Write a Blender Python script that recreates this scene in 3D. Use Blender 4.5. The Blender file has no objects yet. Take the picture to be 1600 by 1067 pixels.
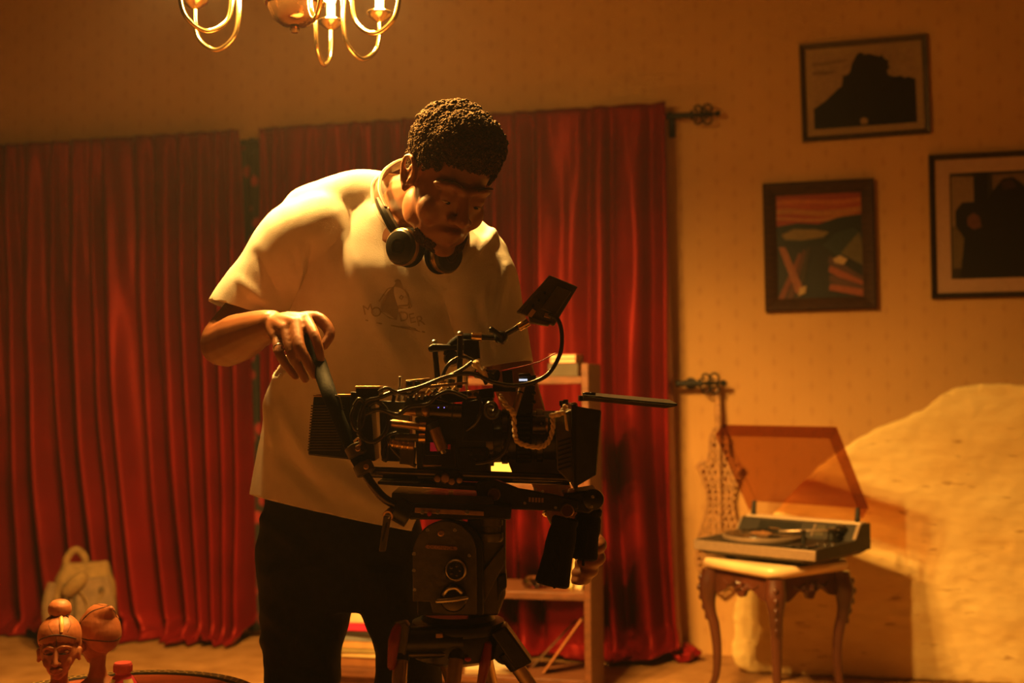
import bpy, bmesh, math, random
from mathutils import Vector, Matrix, noise
from mathutils.bvhtree import BVHTree
V = Vector
rad = math.radians
random.seed(7)
SC = bpy.context.scene
COL = SC.collection

# ------------------------------------------------------------------ camera
F = 1900.0
CAM = V((0.0, 0.0, 1.12))
cam_data = bpy.data.cameras.new('camera')
cam_data.sensor_width = 36.0
cam_data.lens = 36.0 * F / 1600.0
cam_data.dof.use_dof = True
cam_data.dof.focus_distance = 2.42
cam_data.dof.aperture_fstop = 2.6
cam_data.clip_start = 0.05
cam = bpy.data.objects.new('camera', cam_data)
COL.objects.link(cam)
CAMROT = Matrix.Rotation(rad(92.0), 3, 'X') @ Matrix.Rotation(rad(-0.55), 3, 'Z')
cam.matrix_world = Matrix.Translation(CAM) @ CAMROT.to_4x4()
SC.camera = cam

# ------------------------------------------------------------------ world and exposure
SC.view_settings.view_transform = 'Standard'
SC.view_settings.look = 'None'
SC.view_settings.gamma = 1.0
SC.view_settings.use_curve_mapping = False
SC.view_settings.exposure = 0.0
SC.cycles.use_denoising = True
SC.cycles.sample_clamp_indirect = 6.0
SC.cycles.max_bounces = 5
SC.cycles.diffuse_bounces = 3
SC.cycles.transparent_max_bounces = 12
world = bpy.data.worlds.new('world'); SC.world = world
world.use_nodes = True
world.node_tree.nodes['Background'].inputs[0].default_value = (0.10, 0.055, 0.02, 1)
world.node_tree.nodes['Background'].inputs[1].default_value = 0.3
# thin set haze hanging in the room air
vs_ = world.node_tree.nodes.new('ShaderNodeVolumeScatter')
vs_.inputs['Color'].default_value = (1, 1, 1, 1); vs_.inputs['Density'].default_value = 0.0022; vs_.inputs['Anisotropy'].default_value = 0.2
world.node_tree.links.new(vs_.outputs[0], world.node_tree.nodes['World Output'].inputs['Volume'])
SC.cycles.volume_bounces = 0
world.cycles.homogeneous_volume = True
SC.cycles.use_adaptive_sampling = True
SC.cycles.adaptive_threshold = 0.06
SC.cycles.adaptive_min_samples = 16

# ------------------------------------------------------------------ chandelier lamps (the only lit fixture in the room)
LAMP_COL = (1.0, 0.50, 0.105)
CH_C = P0 = None
CHX, CHY = -0.500, 2.81
CH_ANG = [-67, -18, 48, 80, 163, 207]
CH_R = 0.265
BULB_Z = 2.120
SPOT_W = 196.0
POINT_W = 5.5
for a in CH_ANG:
    ca, sa = math.cos(rad(a)), math.sin(rad(a))
    ld = bpy.data.lights.new('chandelier_bulb_light', 'SPOT')
    ld.energy = SPOT_W; ld.color = LAMP_COL
    ld.spot_size = rad(176); ld.spot_blend = 1.0; ld.shadow_soft_size = 0.03
    lo = bpy.data.objects.new('chandelier_bulb_light', ld)
    lo.location = (CHX + CH_R*ca, CHY + CH_R*sa, BULB_Z)
    COL.objects.link(lo)
    ld = bpy.data.lights.new('chandelier_bulb_glow', 'POINT')
    ld.energy = POINT_W; ld.color = LAMP_COL; ld.shadow_soft_size = 0.014
    lo = bpy.data.objects.new('chandelier_bulb_glow', ld)
    lo.location = (CHX + CH_R*ca, CHY + CH_R*sa, BULB_Z+0.012)
    COL.objects.link(lo)

# ------------------------------------------------------------------ pixel helpers (only used to lay things out at their own depth)
def ray(px, py):
    d = CAMROT @ V(((px-800.0)/F, (533.5-py)/F, -1.0))
    return d
def P(px, py, y):
    d = ray(px, py)
    return CAM + d*(y/d.y)
def PZ(px, py, z):
    d = ray(px, py)
    return CAM + d*((z-CAM.z)/d.z)
def proj(v):
    l = CAMROT.transposed() @ (V(v)-CAM)
    return 800.0+F*l.x/-l.z, 533.5-F*l.y/-l.z
# back wall frame: u to the right along the wall, n out into the room
WA = math.atan(0.2415)
WT = V((math.cos(WA), -math.sin(WA), 0))
WN = V((-math.sin(WA), -math.cos(WA), 0))
WO = V((0, 5.2385, 0))
def W(u, off, z):
    return WO + WT*u + WN*off + V((0, 0, z))
def wall_uz(px, py, off=0.0):
    d = ray(px, py)
    o = WO + WN*off
    t = (o-CAM).dot(WN)/d.dot(WN)
    p = CAM + d*t
    return (p-WO).dot(WT), p.z
def wall_hit(px, py, off=0.0):
    u, z = wall_uz(px, py, off)
    return W(u, off, z)

# ------------------------------------------------------------------ materials
MATS = {}
def mat(name, col, rough=0.6, metal=0.0, var=0.18, scale=30.0, bump=0.0, bscale=None, stretch=None,
        sheen=0.0, coat=0.0, trans=0.0, emit=None, es=0.0, detail=4.0, alpha=1.0, col2=None, spec=0.5, ior=None):
    if name in MATS: return MATS[name]
    m = bpy.data.materials.new(name); m.use_nodes = True
    nt = m.node_tree; b = nt.nodes['Principled BSDF']
    tc = nt.nodes.new('ShaderNodeTexCoord'); mp = nt.nodes.new('ShaderNodeMapping')
    nt.links.new(tc.outputs['Object'], mp.inputs['Vector'])
    if stretch: mp.inputs['Scale'].default_value = stretch
    nz = nt.nodes.new('ShaderNodeTexNoise'); nz.inputs['Scale'].default_value = scale; nz.inputs['Detail'].default_value = detail
    nt.links.new(mp.outputs[0], nz.inputs['Vector'])
    rp = nt.nodes.new('ShaderNodeValToRGB')
    c2 = col2 if col2 else tuple(min(1, c*(1+var)) for c in col)
    c1 = col if col2 else tuple(c*(1-var) for c in col)
    rp.color_ramp.elements[0].color = (*c1, 1); rp.color_ramp.elements[1].color = (*c2, 1)
    rp.color_ramp.elements[0].position = 0.32; rp.color_ramp.elements[1].position = 0.68
    nt.links.new(nz.outputs['Fac'], rp.inputs[0]); nt.links.new(rp.outputs[0], b.inputs['Base Color'])
    b.inputs['Roughness'].default_value = rough; b.inputs['Metallic'].default_value = metal
    b.inputs['Specular IOR Level'].default_value = spec
    if ior: b.inputs['IOR'].default_value = ior
    if sheen:
        b.inputs['Sheen Weight'].default_value = sheen; b.inputs['Sheen Roughness'].default_value = 0.35
        b.inputs['Sheen Tint'].default_value = (*[min(1, c*2.2) for c in col], 1)
    if coat: b.inputs['Coat Weight'].default_value = coat
    if trans: b.inputs['Transmission Weight'].default_value = trans
    if emit:
        b.inputs['Emission Color'].default_value = (*emit, 1); b.inputs['Emission Strength'].default_value = es
    if bump:
        n2 = nt.nodes.new('ShaderNodeTexNoise'); n2.inputs['Scale'].default_value = bscale or scale*2; n2.inputs['Detail'].default_value = 3
        nt.links.new(mp.outputs[0], n2.inputs['Vector'])
        bp = nt.nodes.new('ShaderNodeBump'); bp.inputs['Strength'].default_value = min(1, bump); bp.inputs['Distance'].default_value = 0.004
        nt.links.new(n2.outputs['Fac'], bp.inputs['Height']); nt.links.new(bp.outputs[0], b.inputs['Normal'])
    MATS[name] = m
    return m

def tint_glass(name, col, gloss=None, rough=0.05):
    m = bpy.data.materials.new(name); m.use_nodes = True; nt = m.node_tree
    for n in list(nt.nodes): nt.nodes.remove(n)
    out = nt.nodes.new('ShaderNodeOutputMaterial'); mx = nt.nodes.new('ShaderNodeMixShader')
    t = nt.nodes.new('ShaderNodeBsdfTransparent'); g = nt.nodes.new('ShaderNodeBsdfGlossy')
    t.inputs[0].default_value = (*col, 1); g.inputs['Roughness'].default_value = rough
    fr = nt.nodes.new('ShaderNodeFresnel'); fr.inputs[0].default_value = 1.45
    if gloss is None: nt.links.new(fr.outputs[0], mx.inputs[0])
    else: mx.inputs[0].default_value = gloss
    nt.links.new(t.outputs[0], mx.inputs[1]); nt.links.new(g.outputs[0], mx.inputs[2])
    nt.links.new(mx.outputs[0], out.inputs[0]); MATS[name] = m
    return m

# ------------------------------------------------------------------ mesh builder
def basis(d):
    d = V(d).normalized()
    h = V((0, 0, 1)) if abs(d.z) < 0.9 else V((1, 0, 0))
    a = d.cross(h).normalized(); b = a.cross(d).normalized()
    return a, b
def catmull(pts, sub):
    pts = [V(p) for p in pts]
    if len(pts) < 3 or sub <= 1: return pts
    out = []
    for i in range(len(pts)-1):
        p0 = pts[max(i-1, 0)]; p1 = pts[i]; p2 = pts[i+1]; p3 = pts[min(i+2, len(pts)-1)]
        for k in range(sub):
            t = k/sub
            out.append(0.5*((2*p1)+(p2-p0)*t+(2*p0-5*p1+4*p2-p3)*t*t+(3*p1-p0-3*p2+p3)*t**3))
    out.append(pts[-1])
    return out
def lerpl(vals, sub):
    if sub <= 1: return list(vals)
    o = []
    for i in range(len(vals)-1):
        for k in range(sub): o.append(vals[i]+(vals[i+1]-vals[i])*k/sub)
    return o+[vals[-1]]
class MB:
    def __init__(s): s.v = []; s.f = []; s.m = []; s.mi = 0
    def add(s, vs, fs):
        o = len(s.v); s.v += [V(v) for v in vs]; s.f += [tuple(i+o for i in f) for f in fs]; s.m += [s.mi]*len(fs); return s
    def hexa(s, q0, q1):
        return s.add(list(q0)+list(q1), [(3,2,1,0),(4,5,6,7),(0,1,5,4),(1,2,6,5),(2,3,7,6),(3,0,4,7)])
    def box(s, c, sz, rot=None):
        c = V(c); h = V(sz)*0.5; R = rot if rot else Matrix.Identity(3)
        q = [c+R@V((x*h.x, y*h.y, z*h.z)) for z in (-1, 1) for x, y in ((-1,-1),(1,-1),(1,1),(-1,1))]
        return s.hexa(q[:4], q[4:])
    def pbox(s, x0, y0, x1, y1, d0, d1):     # box whose front face covers a pixel rectangle at depth d0
        a = P(x0, y0, d0); b = P(x1, y0, d0); c = P(x1, y1, d0); d = P(x0, y1, d0)
        k = V((0, d1-d0, 0))
        return s.hexa([d, c, c+k, d+k], [a, b, b+k, a+k])
    def pquad(s, pts, d0, d1):
        q = [P(x, y, d0) for x, y in pts]; k = V((0, d1-d0, 0)); n = len(q)
        return s.add(q+[p+k for p in q], [tuple(range(n)), tuple(range(2*n-1, n-1, -1))]+[(i, i+n, (i+1) % n+n, (i+1) % n) for i in range(n)])
    def prism(s, pts, k):
        q = [V(p) for p in pts]; k = V(k); n = len(q)
        return s.add(q+[p+k for p in q], [tuple(range(n)), tuple(range(2*n-1, n-1, -1))]+[(i, i+n, (i+1) % n+n, (i+1) % n) for i in range(n)])
    def cyl(s, p0, p1, r0, r1=None, n=20, caps=True):
        p0 = V(p0); p1 = V(p1); r1 = r0 if r1 is None else r1
        a, b = basis(p1-p0); vs = []
        for p, r in ((p0, r0), (p1, r1)):
            for i in range(n):
                t = 2*math.pi*i/n; vs.append(p+a*(r*math.cos(t))+b*(r*math.sin(t)))
        fs = [(i, (i+1) % n, n+(i+1) % n, n+i) for i in range(n)]
        if caps: fs += [tuple(range(n-1, -1, -1)), tuple(range(n, 2*n))]
        return s.add(vs, fs)
    def lathe(s, p, axis, prof, n=28, caps=True):   # prof: (r, h) along axis from p
        p = V(p); ax = V(axis).normalized(); A, B = basis(ax); vs = []; fs = []
        for r, h in prof:
            for i in range(n):
                t = 2*math.pi*i/n; vs.append(p+ax*h+A*(max(r, 1e-5)*math.cos(t))+B*(max(r, 1e-5)*math.sin(t)))
        for k in range(len(prof)-1):
            for i in range(n): fs.append((k*n+i, k*n+(i+1) % n, (k+1)*n+(i+1) % n, (k+1)*n+i))
        if caps: fs += [tuple(range(n-1, -1, -1)), tuple(range((len(prof)-1)*n, len(prof)*n))]
        else:
            for i in range(n): fs.append(((len(prof)-1)*n+i, (len(prof)-1)*n+(i+1) % n, (i+1) % n, i))
        return s.add(vs, fs)
    def ell(s, c, r, rot=None, n=24, m=14):
        c = V(c); r = V(r) if hasattr(r, '__len__') else V((r, r, r)); R = rot if rot else Matrix.Identity(3)
        vs = [c+R@V((0, 0, r.z))]; fs = []
        for j in range(1, m):
            ph = math.pi*j/m
            for i in range(n):
                t = 2*math.pi*i/n
                vs.append(c+R@V((r.x*math.sin(ph)*math.cos(t), r.y*math.sin(ph)*math.sin(t), r.z*math.cos(ph))))
        vs.append(c+R@V((0, 0, -r.z))); L = len(vs)-1
        for i in range(n):
            fs.append((0, 1+i, 1+(i+1) % n)); fs.append((L, L-n+(i+1) % n, L-n+i))
            for j in range(m-2): fs.append((1+j*n+i, 1+(j+1)*n+i, 1+(j+1)*n+(i+1) % n, 1+j*n+(i+1) % n))
        return s.add(vs, fs)
    def tube(s, pts, r, n=10, sub=6, caps=True, closed=False, balls=False):
        rr = list(r) if hasattr(r, '__len__') else [r]*len(pts)
        if closed: pts = list(pts)+[pts[0]]; rr = rr+[rr[0]]
        q = catmull(pts, sub); rr = lerpl(rr, sub if len(pts) > 2 else 1)
        if len(rr) != len(q): rr = [rr[0]]*len(q)
        T = []
        for i in range(len(q)):
            d = q[min(i+1, len(q)-1)]-q[max(i-1, 0)]
            T.append(d.normalized() if d.length > 1e-9 else V((0, 0, 1)))
        a, b = basis(T[0]); vs = []
        for i in range(len(q)):
            a = (a-T[i]*a.dot(T[i])); a = a.normalized() if a.length > 1e-6 else basis(T[i])[0]; b = T[i].cross(a)
            for k in range(n):
                t = 2*math.pi*k/n; vs.append(q[i]+a*(rr[i]*math.cos(t))+b*(rr[i]*math.sin(t)))
        fs = [(i*n+k, i*n+(k+1) % n, (i+1)*n+(k+1) % n, (i+1)*n+k) for i in range(len(q)-1) for k in range(n)]
        if caps: fs += [tuple(range(n-1, -1, -1)), tuple(range((len(q)-1)*n, len(q)*n))]
        s.add(vs, fs)
        if balls:
            s.ell(q[0], rr[0]*0.999, n=n, m=8); s.ell(q[-1], rr[-1]*0.999, n=n, m=8)
        return s
    def loft(s, secs, n=28, pw=1.0):
        vs = []; fs = []
        for c, a, b in secs:
            for i in range(n):
                t = 2*math.pi*i/n; ct, st = math.cos(t), math.sin(t)
                ct = math.copysign(abs(ct)**pw, ct); st = math.copysign(abs(st)**pw, st)
                vs.append(V(c)+V(a)*ct+V(b)*st)
        for k in range(len(secs)-1):
            for i in range(n): fs.append((k*n+i, k*n+(i+1) % n, (k+1)*n+(i+1) % n, (k+1)*n+i))
        fs += [tuple(range(n-1, -1, -1)), tuple(range((len(secs)-1)*n, len(secs)*n))]
        return s.add(vs, fs)
    def xf(s, M):
        s.v = [M @ v for v in s.v]; return s
    def build(s, name, mats, parent=None, org=None, bevel=0.0, seg=2, smooth=True, ang=38, raw=False):
        o = ROOT_LOC.get(parent.name, V((0, 0, 0))) if parent else (V(org) if org else V((0, 0, 0)))
        me = bpy.data.meshes.new(name)
        me.from_pydata([v-o for v in s.v], [], s.f)
        if not isinstance(mats, (list, tuple)): mats = [mats]
        for m in mats: me.materials.append(m)
        if len(mats) > 1: me.polygons.foreach_set('material_index', s.m)
        bm = bmesh.new(); bm.from_mesh(me)
        bmesh.ops.recalc_face_normals(bm, faces=bm.faces)
        bm.to_mesh(me); bm.free()
        if smooth:
            me.shade_smooth(); me.set_sharp_from_angle(angle=rad(ang))
        ob = bpy.data.objects.new(name, me); COL.objects.link(ob)
        if parent:
            ob.parent = parent; ROOT_LOC[ob.name] = o
        else:
            ob.location = o; ROOT_LOC[ob.name] = o
        if bevel:
            bv = ob.modifiers.new('bevel', 'BEVEL'); bv.width = bevel; bv.segments = seg; bv.limit_method = 'ANGLE'; bv.angle_limit = rad(40)
            bv.harden_normals = False
        return ob
ROOT_LOC = {}
def tag(o, label=None, cat=None, group=None, kind=None):
    if label: o['label'] = label
    if cat: o['category'] = cat
    if group: o['group'] = group
    if kind: o['kind'] = kind
    return o
def thing(name, loc, label, cat, group=None):
    o = bpy.data.objects.new(name, None); COL.objects.link(o); o.location = V(loc); o.empty_display_size = 0.1
    ROOT_LOC[o.name] = V(loc)
    return tag(o, label, cat, group)
def struct(name, mb, m, **k):
    o = mb.build(name, m, **k); o['kind'] = 'structure'; return o
def clone(o, dloc, parent):
    c = o.copy(); COL.objects.link(c); c.parent = parent; c.location = o.location+V(dloc)
    ROOT_LOC[c.name] = ROOT_LOC[o.name]
    return c
def wrap_mesh(me, name, mats, parent=None, org=None):
    o = ROOT_LOC.get(parent.name, V((0, 0, 0))) if parent else (V(org) if org else V((0, 0, 0)))
    me.transform(Matrix.Translation(-o)); me.name = name
    me.materials.clear()
    for m in (mats if isinstance(mats, (list, tuple)) else [mats]): me.materials.append(m)
    ob = bpy.data.objects.new(name, me); COL.objects.link(ob)
    if parent: ob.parent = parent
    else: ob.location = o
    ROOT_LOC[ob.name] = o
    return ob
def remesh(mb, voxel, smooth=4, fac=0.5):
    """one continuous skin over all closed shapes in mb (world space mesh)"""
    me = bpy.data.meshes.new('tmp'); me.from_pydata(mb.v, [], mb.f)
    bm = bmesh.new(); bm.from_mesh(me); bmesh.ops.recalc_face_normals(bm, faces=bm.faces); bm.to_mesh(me); bm.free()
    ob = bpy.data.objects.new('tmp', me); COL.objects.link(ob)
    r = ob.modifiers.new('r', 'REMESH'); r.mode = 'VOXEL'; r.voxel_size = voxel; r.use_smooth_shade = True
    if smooth:
        sm = ob.modifiers.new('s', 'SMOOTH'); sm.iterations = smooth; sm.factor = fac
    dg = bpy.context.evaluated_depsgraph_get(); dg.update()
    out = bpy.data.meshes.new_from_object(ob.evaluated_get(dg))
    bpy.data.objects.remove(ob); bpy.data.meshes.remove(me)
    out.shade_smooth()
    return out
def text_pts(body, size, font_sp=1.0):
    cu = bpy.data.curves.new('t', 'FONT'); cu.body = body; cu.size = size; cu.align_x = 'CENTER'; cu.align_y = 'CENTER'
    cu.space_character = font_sp; cu.extrude = 0.0; cu.resolution_u = 3
    ob = bpy.data.objects.new('t', cu); COL.objects.link(ob)
    dg = bpy.context.evaluated_depsgraph_get(); dg.update()
    me = bpy.data.meshes.new_from_object(ob.evaluated_get(dg))
    vs = [v.co.copy() for v in me.vertices]; fs = [tuple(p.vertices) for p in me.polygons]
    bpy.data.objects.remove(ob); bpy.data.curves.remove(cu); bpy.data.meshes.remove(me)
    return vs, fs
def displace(me, fn, zmin=None):
    n = len(me.vertices); co = [0.0]*(3*n); no = [0.0]*(3*n)
    me.vertices.foreach_get('co', co); me.vertex_normals.foreach_get('vector', no)
    for i in range(n):
        c = V(co[3*i:3*i+3]); m = V(no[3*i:3*i+3]); c = c+m*fn(c, m)
        if zmin is not None and c.z < zmin: c.z = zmin
        co[3*i:3*i+3] = c
    me.vertices.foreach_set('co', co); me.update()
def nz(x, y=0.0, z=0.0): return noise.noise(V((x, y, z)))

# ------------------------------------------------------------------ shared materials
M_black = mat('black_metal', (0.022, 0.019, 0.013), 0.30, 0.5, 0.3, 60, spec=0.6)
M_blackp = mat('black_plastic', (0.015, 0.014, 0.010), 0.36, 0, 0.3, 60)
M_dark = mat('dark_anodised', (0.07, 0.058, 0.038), 0.25, 0.9, 0.3, 40)
M_rubber = mat('black_rubber', (0.006, 0.006, 0.0045), 0.75, 0, 0.3, 80, bump=0.2, bscale=300, spec=0.12)
M_steel = mat('steel', (0.55, 0.52, 0.46), 0.3, 1.0, 0.15, 40)
M_chrome = mat('chrome', (0.75, 0.7, 0.6), 0.14, 1.0, 0.1, 40)
M_brass = mat('polished_brass', (0.85, 0.6, 0.26), 0.16, 1.0, 0.12, 30)
M_wood = mat('shelf_wood', (0.125, 0.043, 0.014), 0.5, 0, 0.3, 9, bump=0.15, stretch=(1, 8, 8), detail=8)
M_iron = mat('wrought_iron', (0.014, 0.012, 0.009), 0.5, 0.5, 0.3, 50)

# ================================================================== THE SETTING
def wallpaper():
    m = bpy.data.materials.new('wallpaper'); m.use_nodes = True; nt = m.node_tree; b = nt.nodes['Principled BSDF']
    N = nt.nodes.new; L = nt.links.new
    tc = N('ShaderNodeTexCoord'); sp = N('ShaderNodeSeparateXYZ'); L(tc.outputs['Object'], sp.inputs[0])
    def math_(op, a, b_=None, c=None):
        n = N('ShaderNodeMath'); n.operation = op
        for i, x in enumerate((a, b_, c)):
            if x is None: continue
            if isinstance(x, (int, float)): n.inputs[i].default_value = x
            else: L(x, n.inputs[i])
        return n.outputs[0]
    U = math_('MULTIPLY', sp.outputs[0], 1/0.074); Z = math_('MULTIPLY', sp.outputs[2], 1/0.10)
    col = math_('FLOOR', U); par = math_('FRACT', math_('MULTIPLY', col, 0.5))
    Zs = math_('ADD', Z, par)
    fu = math_('SUBTRACT', math_('FRACT', U), 0.5); fz = math_('SUBTRACT', math_('FRACT', Zs), 0.5)
    du = math_('MULTIPLY', math_('ABSOLUTE', fu), 5.2); dz = math_('MULTIPLY', math_('ABSOLUTE', fz), 3.4)
    d = math_('ADD', du, dz)
    n1 = N('ShaderNodeTexNoise'); n1.inputs['Scale'].default_value = 55; n1.inputs['Detail'].default_value = 3; L(tc.outputs['Object'], n1.inputs['Vector'])
    d2 = math_('ADD', d, math_('MULTIPLY', n1.outputs['Fac'], 0.9))
    mr = N('ShaderNodeMapRange'); L(d2, mr.inputs[0]); mr.inputs[1].default_value = 1.0; mr.inputs[2].default_value = 1.5; mr.inputs[3].default_value = 1.0; mr.inputs[4].default_value = 0.0
    # faint vertical pinstripe
    st = math_('MULTIPLY', math_('LESS_THAN', math_('ABSOLUTE', fu), 0.018), 0.25)
    fac = math_('MAXIMUM', mr.outputs[0], st)
    n2 = N('ShaderNodeTexNoise'); n2.inputs['Scale'].default_value = 1.7; n2.inputs['Detail'].default_value = 6; L(tc.outputs['Object'], n2.inputs['Vector'])
    rp = N('ShaderNodeValToRGB'); rp.color_ramp.elements[0].color = (0.56, 0.31, 0.10, 1); rp.color_ramp.elements[1].color = (0.66, 0.385, 0.135, 1)
    rp.color_ramp.elements[0].position = 0.3; rp.color_ramp.elements[1].position = 0.7
    L(n2.outputs['Fac'], rp.inputs[0])
    mx = N('ShaderNodeMix'); mx.data_type = 'RGBA'; L(math_('MULTIPLY', fac, 0.17), mx.inputs[0]); L(rp.outputs[0], mx.inputs[6]); mx.inputs[7].default_value = (0.30, 0.12, 0.04, 1)
    L(mx.outputs[2], b.inputs['Base Color']); b.inputs['Roughness'].default_value = 0.75; b.inputs['Specular IOR Level'].default_value = 0.25
    return m
M_wallp = wallpaper()
RU0, RU1, RN, RH = -3.3, 2.75, 7.3, 3.15
def wall_obj(name, c0, c1, nrm, m=None):
    """upright slab, inner face along c0->c1; local x runs along it so the paper pattern follows"""
    d = (c1-c0); L = d.length; d.normalize()
    mb = MB(); mb.box((L/2, 0.05, RH/2), (L, 0.1, RH))
    o = struct(name, mb, m or M_wallp, smooth=False)
    o.matrix_world = Matrix.Translation(c0) @ Matrix(((d.x, -nrm.x, 0, 0), (d.y, -nrm.y, 0, 0), (0, 0, 1, 0), (0, 0, 0, 1)))
    return o
wall_obj('wall_back', W(RU0, 0, 0), W(RU1, 0, 0), WN)
M_dimwall = mat('dark_low_bounce_wall', (0.10, 0.045, 0.016), 0.8, 0, 0.2, 6, spec=0.2)  # unseen walls, coloured dark to keep bounced light low
wall_obj('wall_left', W(RU0, RN, 0), W(RU0, 0, 0), WT, M_dimwall)
wall_obj('wall_right', W(RU1, 0, 0), W(RU1, RN, 0), -WT, M_dimwall)
wall_obj('wall_front', W(RU1, RN, 0), W(RU0, RN, 0), -WN, M_dimwall)
M_carpet = mat('carpet', (0.27, 0.13, 0.04), 0.95, 0, 0.0, 9, bump=0.6, bscale=220, col2=(0.40, 0.21, 0.075), detail=9, spec=0.1)
fl = MB(); q = [W(RU0, RN, 0), W(RU1, RN, 0), W(RU1, 0, 0), W(RU0, 0, 0)]
fl.hexa([p-V((0, 0, 0.1)) for p in q], q)
struct('floor', fl, M_carpet, smooth=False)
M_ceil = mat('ceiling_paint', (0.25, 0.17, 0.10), 0.9, 0, 0.05, 3)
ce = MB(); ce.hexa([p+V((0, 0, RH)) for p in q], [p+V((0, 0, RH+0.1)) for p in q])
struct('ceiling', ce, M_ceil, smooth=False)

# ------------------------------------------------------------------ curtains
M_curt = mat('red_velvet', (0.12, 0.004, 0.006), 0.40, 0, 0.3, 4, col2=(0.18, 0.006, 0.009), bump=0.1, bscale=160, spec=0.9)
M_curt.node_tree.nodes['Principled BSDF'].inputs['Specular Tint'].default_value = (1.0, 0.10, 0.07, 1)
def curtain(name, pxt0, pxt1, pxb0, pxb1, nf, seed, label, puddle=0.28, base=0.125, amp=0.04, nu=420, nv=90, flare=0.0, rightlift=False):
    """hanging pleated cloth from the rod down to the floor with a puddled hem"""
    zt = wall_uz((pxt0+pxt1)/2, 215, base)[1]
    zt = 2.27
    ut0, ut1 = wall_uz(pxt0, 220, base)[0], wall_uz(pxt1, 190, base)[0]
    ub0, ub1 = wall_uz(pxb0, 960, base)[0], wall_uz(pxb1, 960, base)[0]
    mb = MB(); vs = []; fs = []
    Ltot = zt+puddle
    for j in range(nv+1):
        tv = j/nv
        s = Ltot*tv
        for i in range(nu+1):
            u = i/nu
            hang = min(s, zt)/zt
            e = hang**1.3
            uu = u + 0.012*nz(u*9+seed, hang*1.5)*hang
            ul = ut0+(ut1-ut0)*uu; ur = ub0+(ub1-ub0)*uu
            uw = ul+(ur-ul)*e + flare*4*u*(1-u)*hang**1.6
            ph = nf*(u + 0.075*nz(u*4+seed*3.1, 0.3) + 0.035*nz(u*11+seed, 5.0) + 0.035*nz(u*6+seed, hang*1.2)*hang)
            w = math.sin(2*math.pi*ph); w = (1.6*((0.5+0.5*w)**1.7)-0.8)*1.25
            am = amp*(0.28+0.95*hang)*(0.55+0.9*(0.5+0.5*nz(u*nf*0.37+seed, 9.0+hang*0.6)))
            w2 = 0.35*math.sin(2*math.pi*ph*2.07+seed+hang*0.8)
            kp = max(0.0, (s-(zt-0.10))/(puddle+0.10)); off = base + am*(w+w2*(1-0.45*hang))*(1-0.72*kp) + 0.014*nz(u*30+seed, hang*5)
            if s < 0.12: off = max(0.098, base + (off-base)*(0.45+4.5*s))         # gathered header hides the rod
            if s <= zt-0.10:
                z = zt-s
            else:
                k = (s-(zt-0.10))/(puddle+0.10)
                z = 0.10*(1-k)**2 + 0.012 + 0.075*max(0, nz(u*16+seed, k*2.2+3)+0.25*nz(u*40+seed, k*4))*k*(1.6-k)*1.6
                spread = puddle*(0.55+0.6*nz(u*7+seed*2, 1.0)+0.18*nz(u*19+seed, 2.0))
                off += spread*k**1.4
                uw += 0.10*k*nz(u*5+seed, 4.0)
            if rightlift and u > 0.80:
                kk = (u-0.80)/0.20
                z += kk*kk*0.05*hang**6
            z = max(z, 0.006)
            vs.append(W(uw, max(0.035, off), z))
    n = nu+1
    for j in range(nv):
        for i in range(nu): fs.append((j*n+i, j*n+i+1, (j+1)*n+i+1, (j+1)*n+i))
    mb.add(vs, fs)
    o = mb.build(name, M_curt, org=W((ub0+ub1)/2, base, 0), ang=180)
    sd = o.modifiers.new('solid', 'SOLIDIFY'); sd.thickness = 0.004
    tag(o, label, 'curtain', 'red velvet curtains')
    return o
curtain('velvet_curtain', -190, 372, -215, 398, 17, 2.3, 'wide dark red velvet curtain with long puddled hem, behind the backpack', puddle=0.30, amp=0.062, nu=520, flare=0.17)
curtain('velvet_curtain', 404, 1040, 404, 1062, 15, 8.7, 'dark red velvet curtain behind the man and the bookshelf', puddle=0.24, amp=0.066, rightlift=True, nu=520)

def floral():
    m = bpy.data.materials.new('dark_floral_cloth'); m.use_nodes = True; nt = m.node_tree; b = nt.nodes['Principled BSDF']
    tc = nt.nodes.new('ShaderNodeTexCoord'); vo = nt.nodes.new('ShaderNodeTexVoronoi'); vo.inputs['Scale'].default_value = 11
    nt.links.new(tc.outputs['Object'], vo.inputs['Vector'])
    rp = nt.nodes.new('ShaderNodeValToRGB'); e = rp.color_ramp.elements
    e[0].color = (0.30, 0.02, 0.02, 1); e[0].position = 0.22; e[1].color = (0.012, 0.012, 0.008, 1); e[1].position = 0.38
    nt.links.new(vo.outputs['Distance'], rp.inputs[0]); nt.links.new(rp.outputs[0], b.inputs['Base Color']); b.inputs['Roughness'].default_value = 0.8
    return m
mb = MB(); vs = []; fs = []
u0, u1 = wall_uz(338, 500, 0.05)[0], wall_uz(432, 500, 0.05)[0]
for j in range(31):
    for i in range(61):
        u = i/60; vs.append(W(u0+(u1-u0)*u, 0.05+0.013*math.sin(u*22+0.5*math.sin(j*0.2)), 2.23-2.2*j/30))
for j in range(30):
    for i in range(60): fs.append((j*61+i, j*61+i+1, (j+1)*61+i+1, (j+1)*61+i))
mb.add(vs, fs)
o = mb.build('floral_curtain', floral(), org=W((u0+u1)/2, 0.05, 0), ang=180)
tag(o, 'narrow dark curtain with red flowers in the gap between the red curtains', 'curtain')
o.modifiers.new('solid', 'SOLIDIFY').thickness = 0.003

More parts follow.
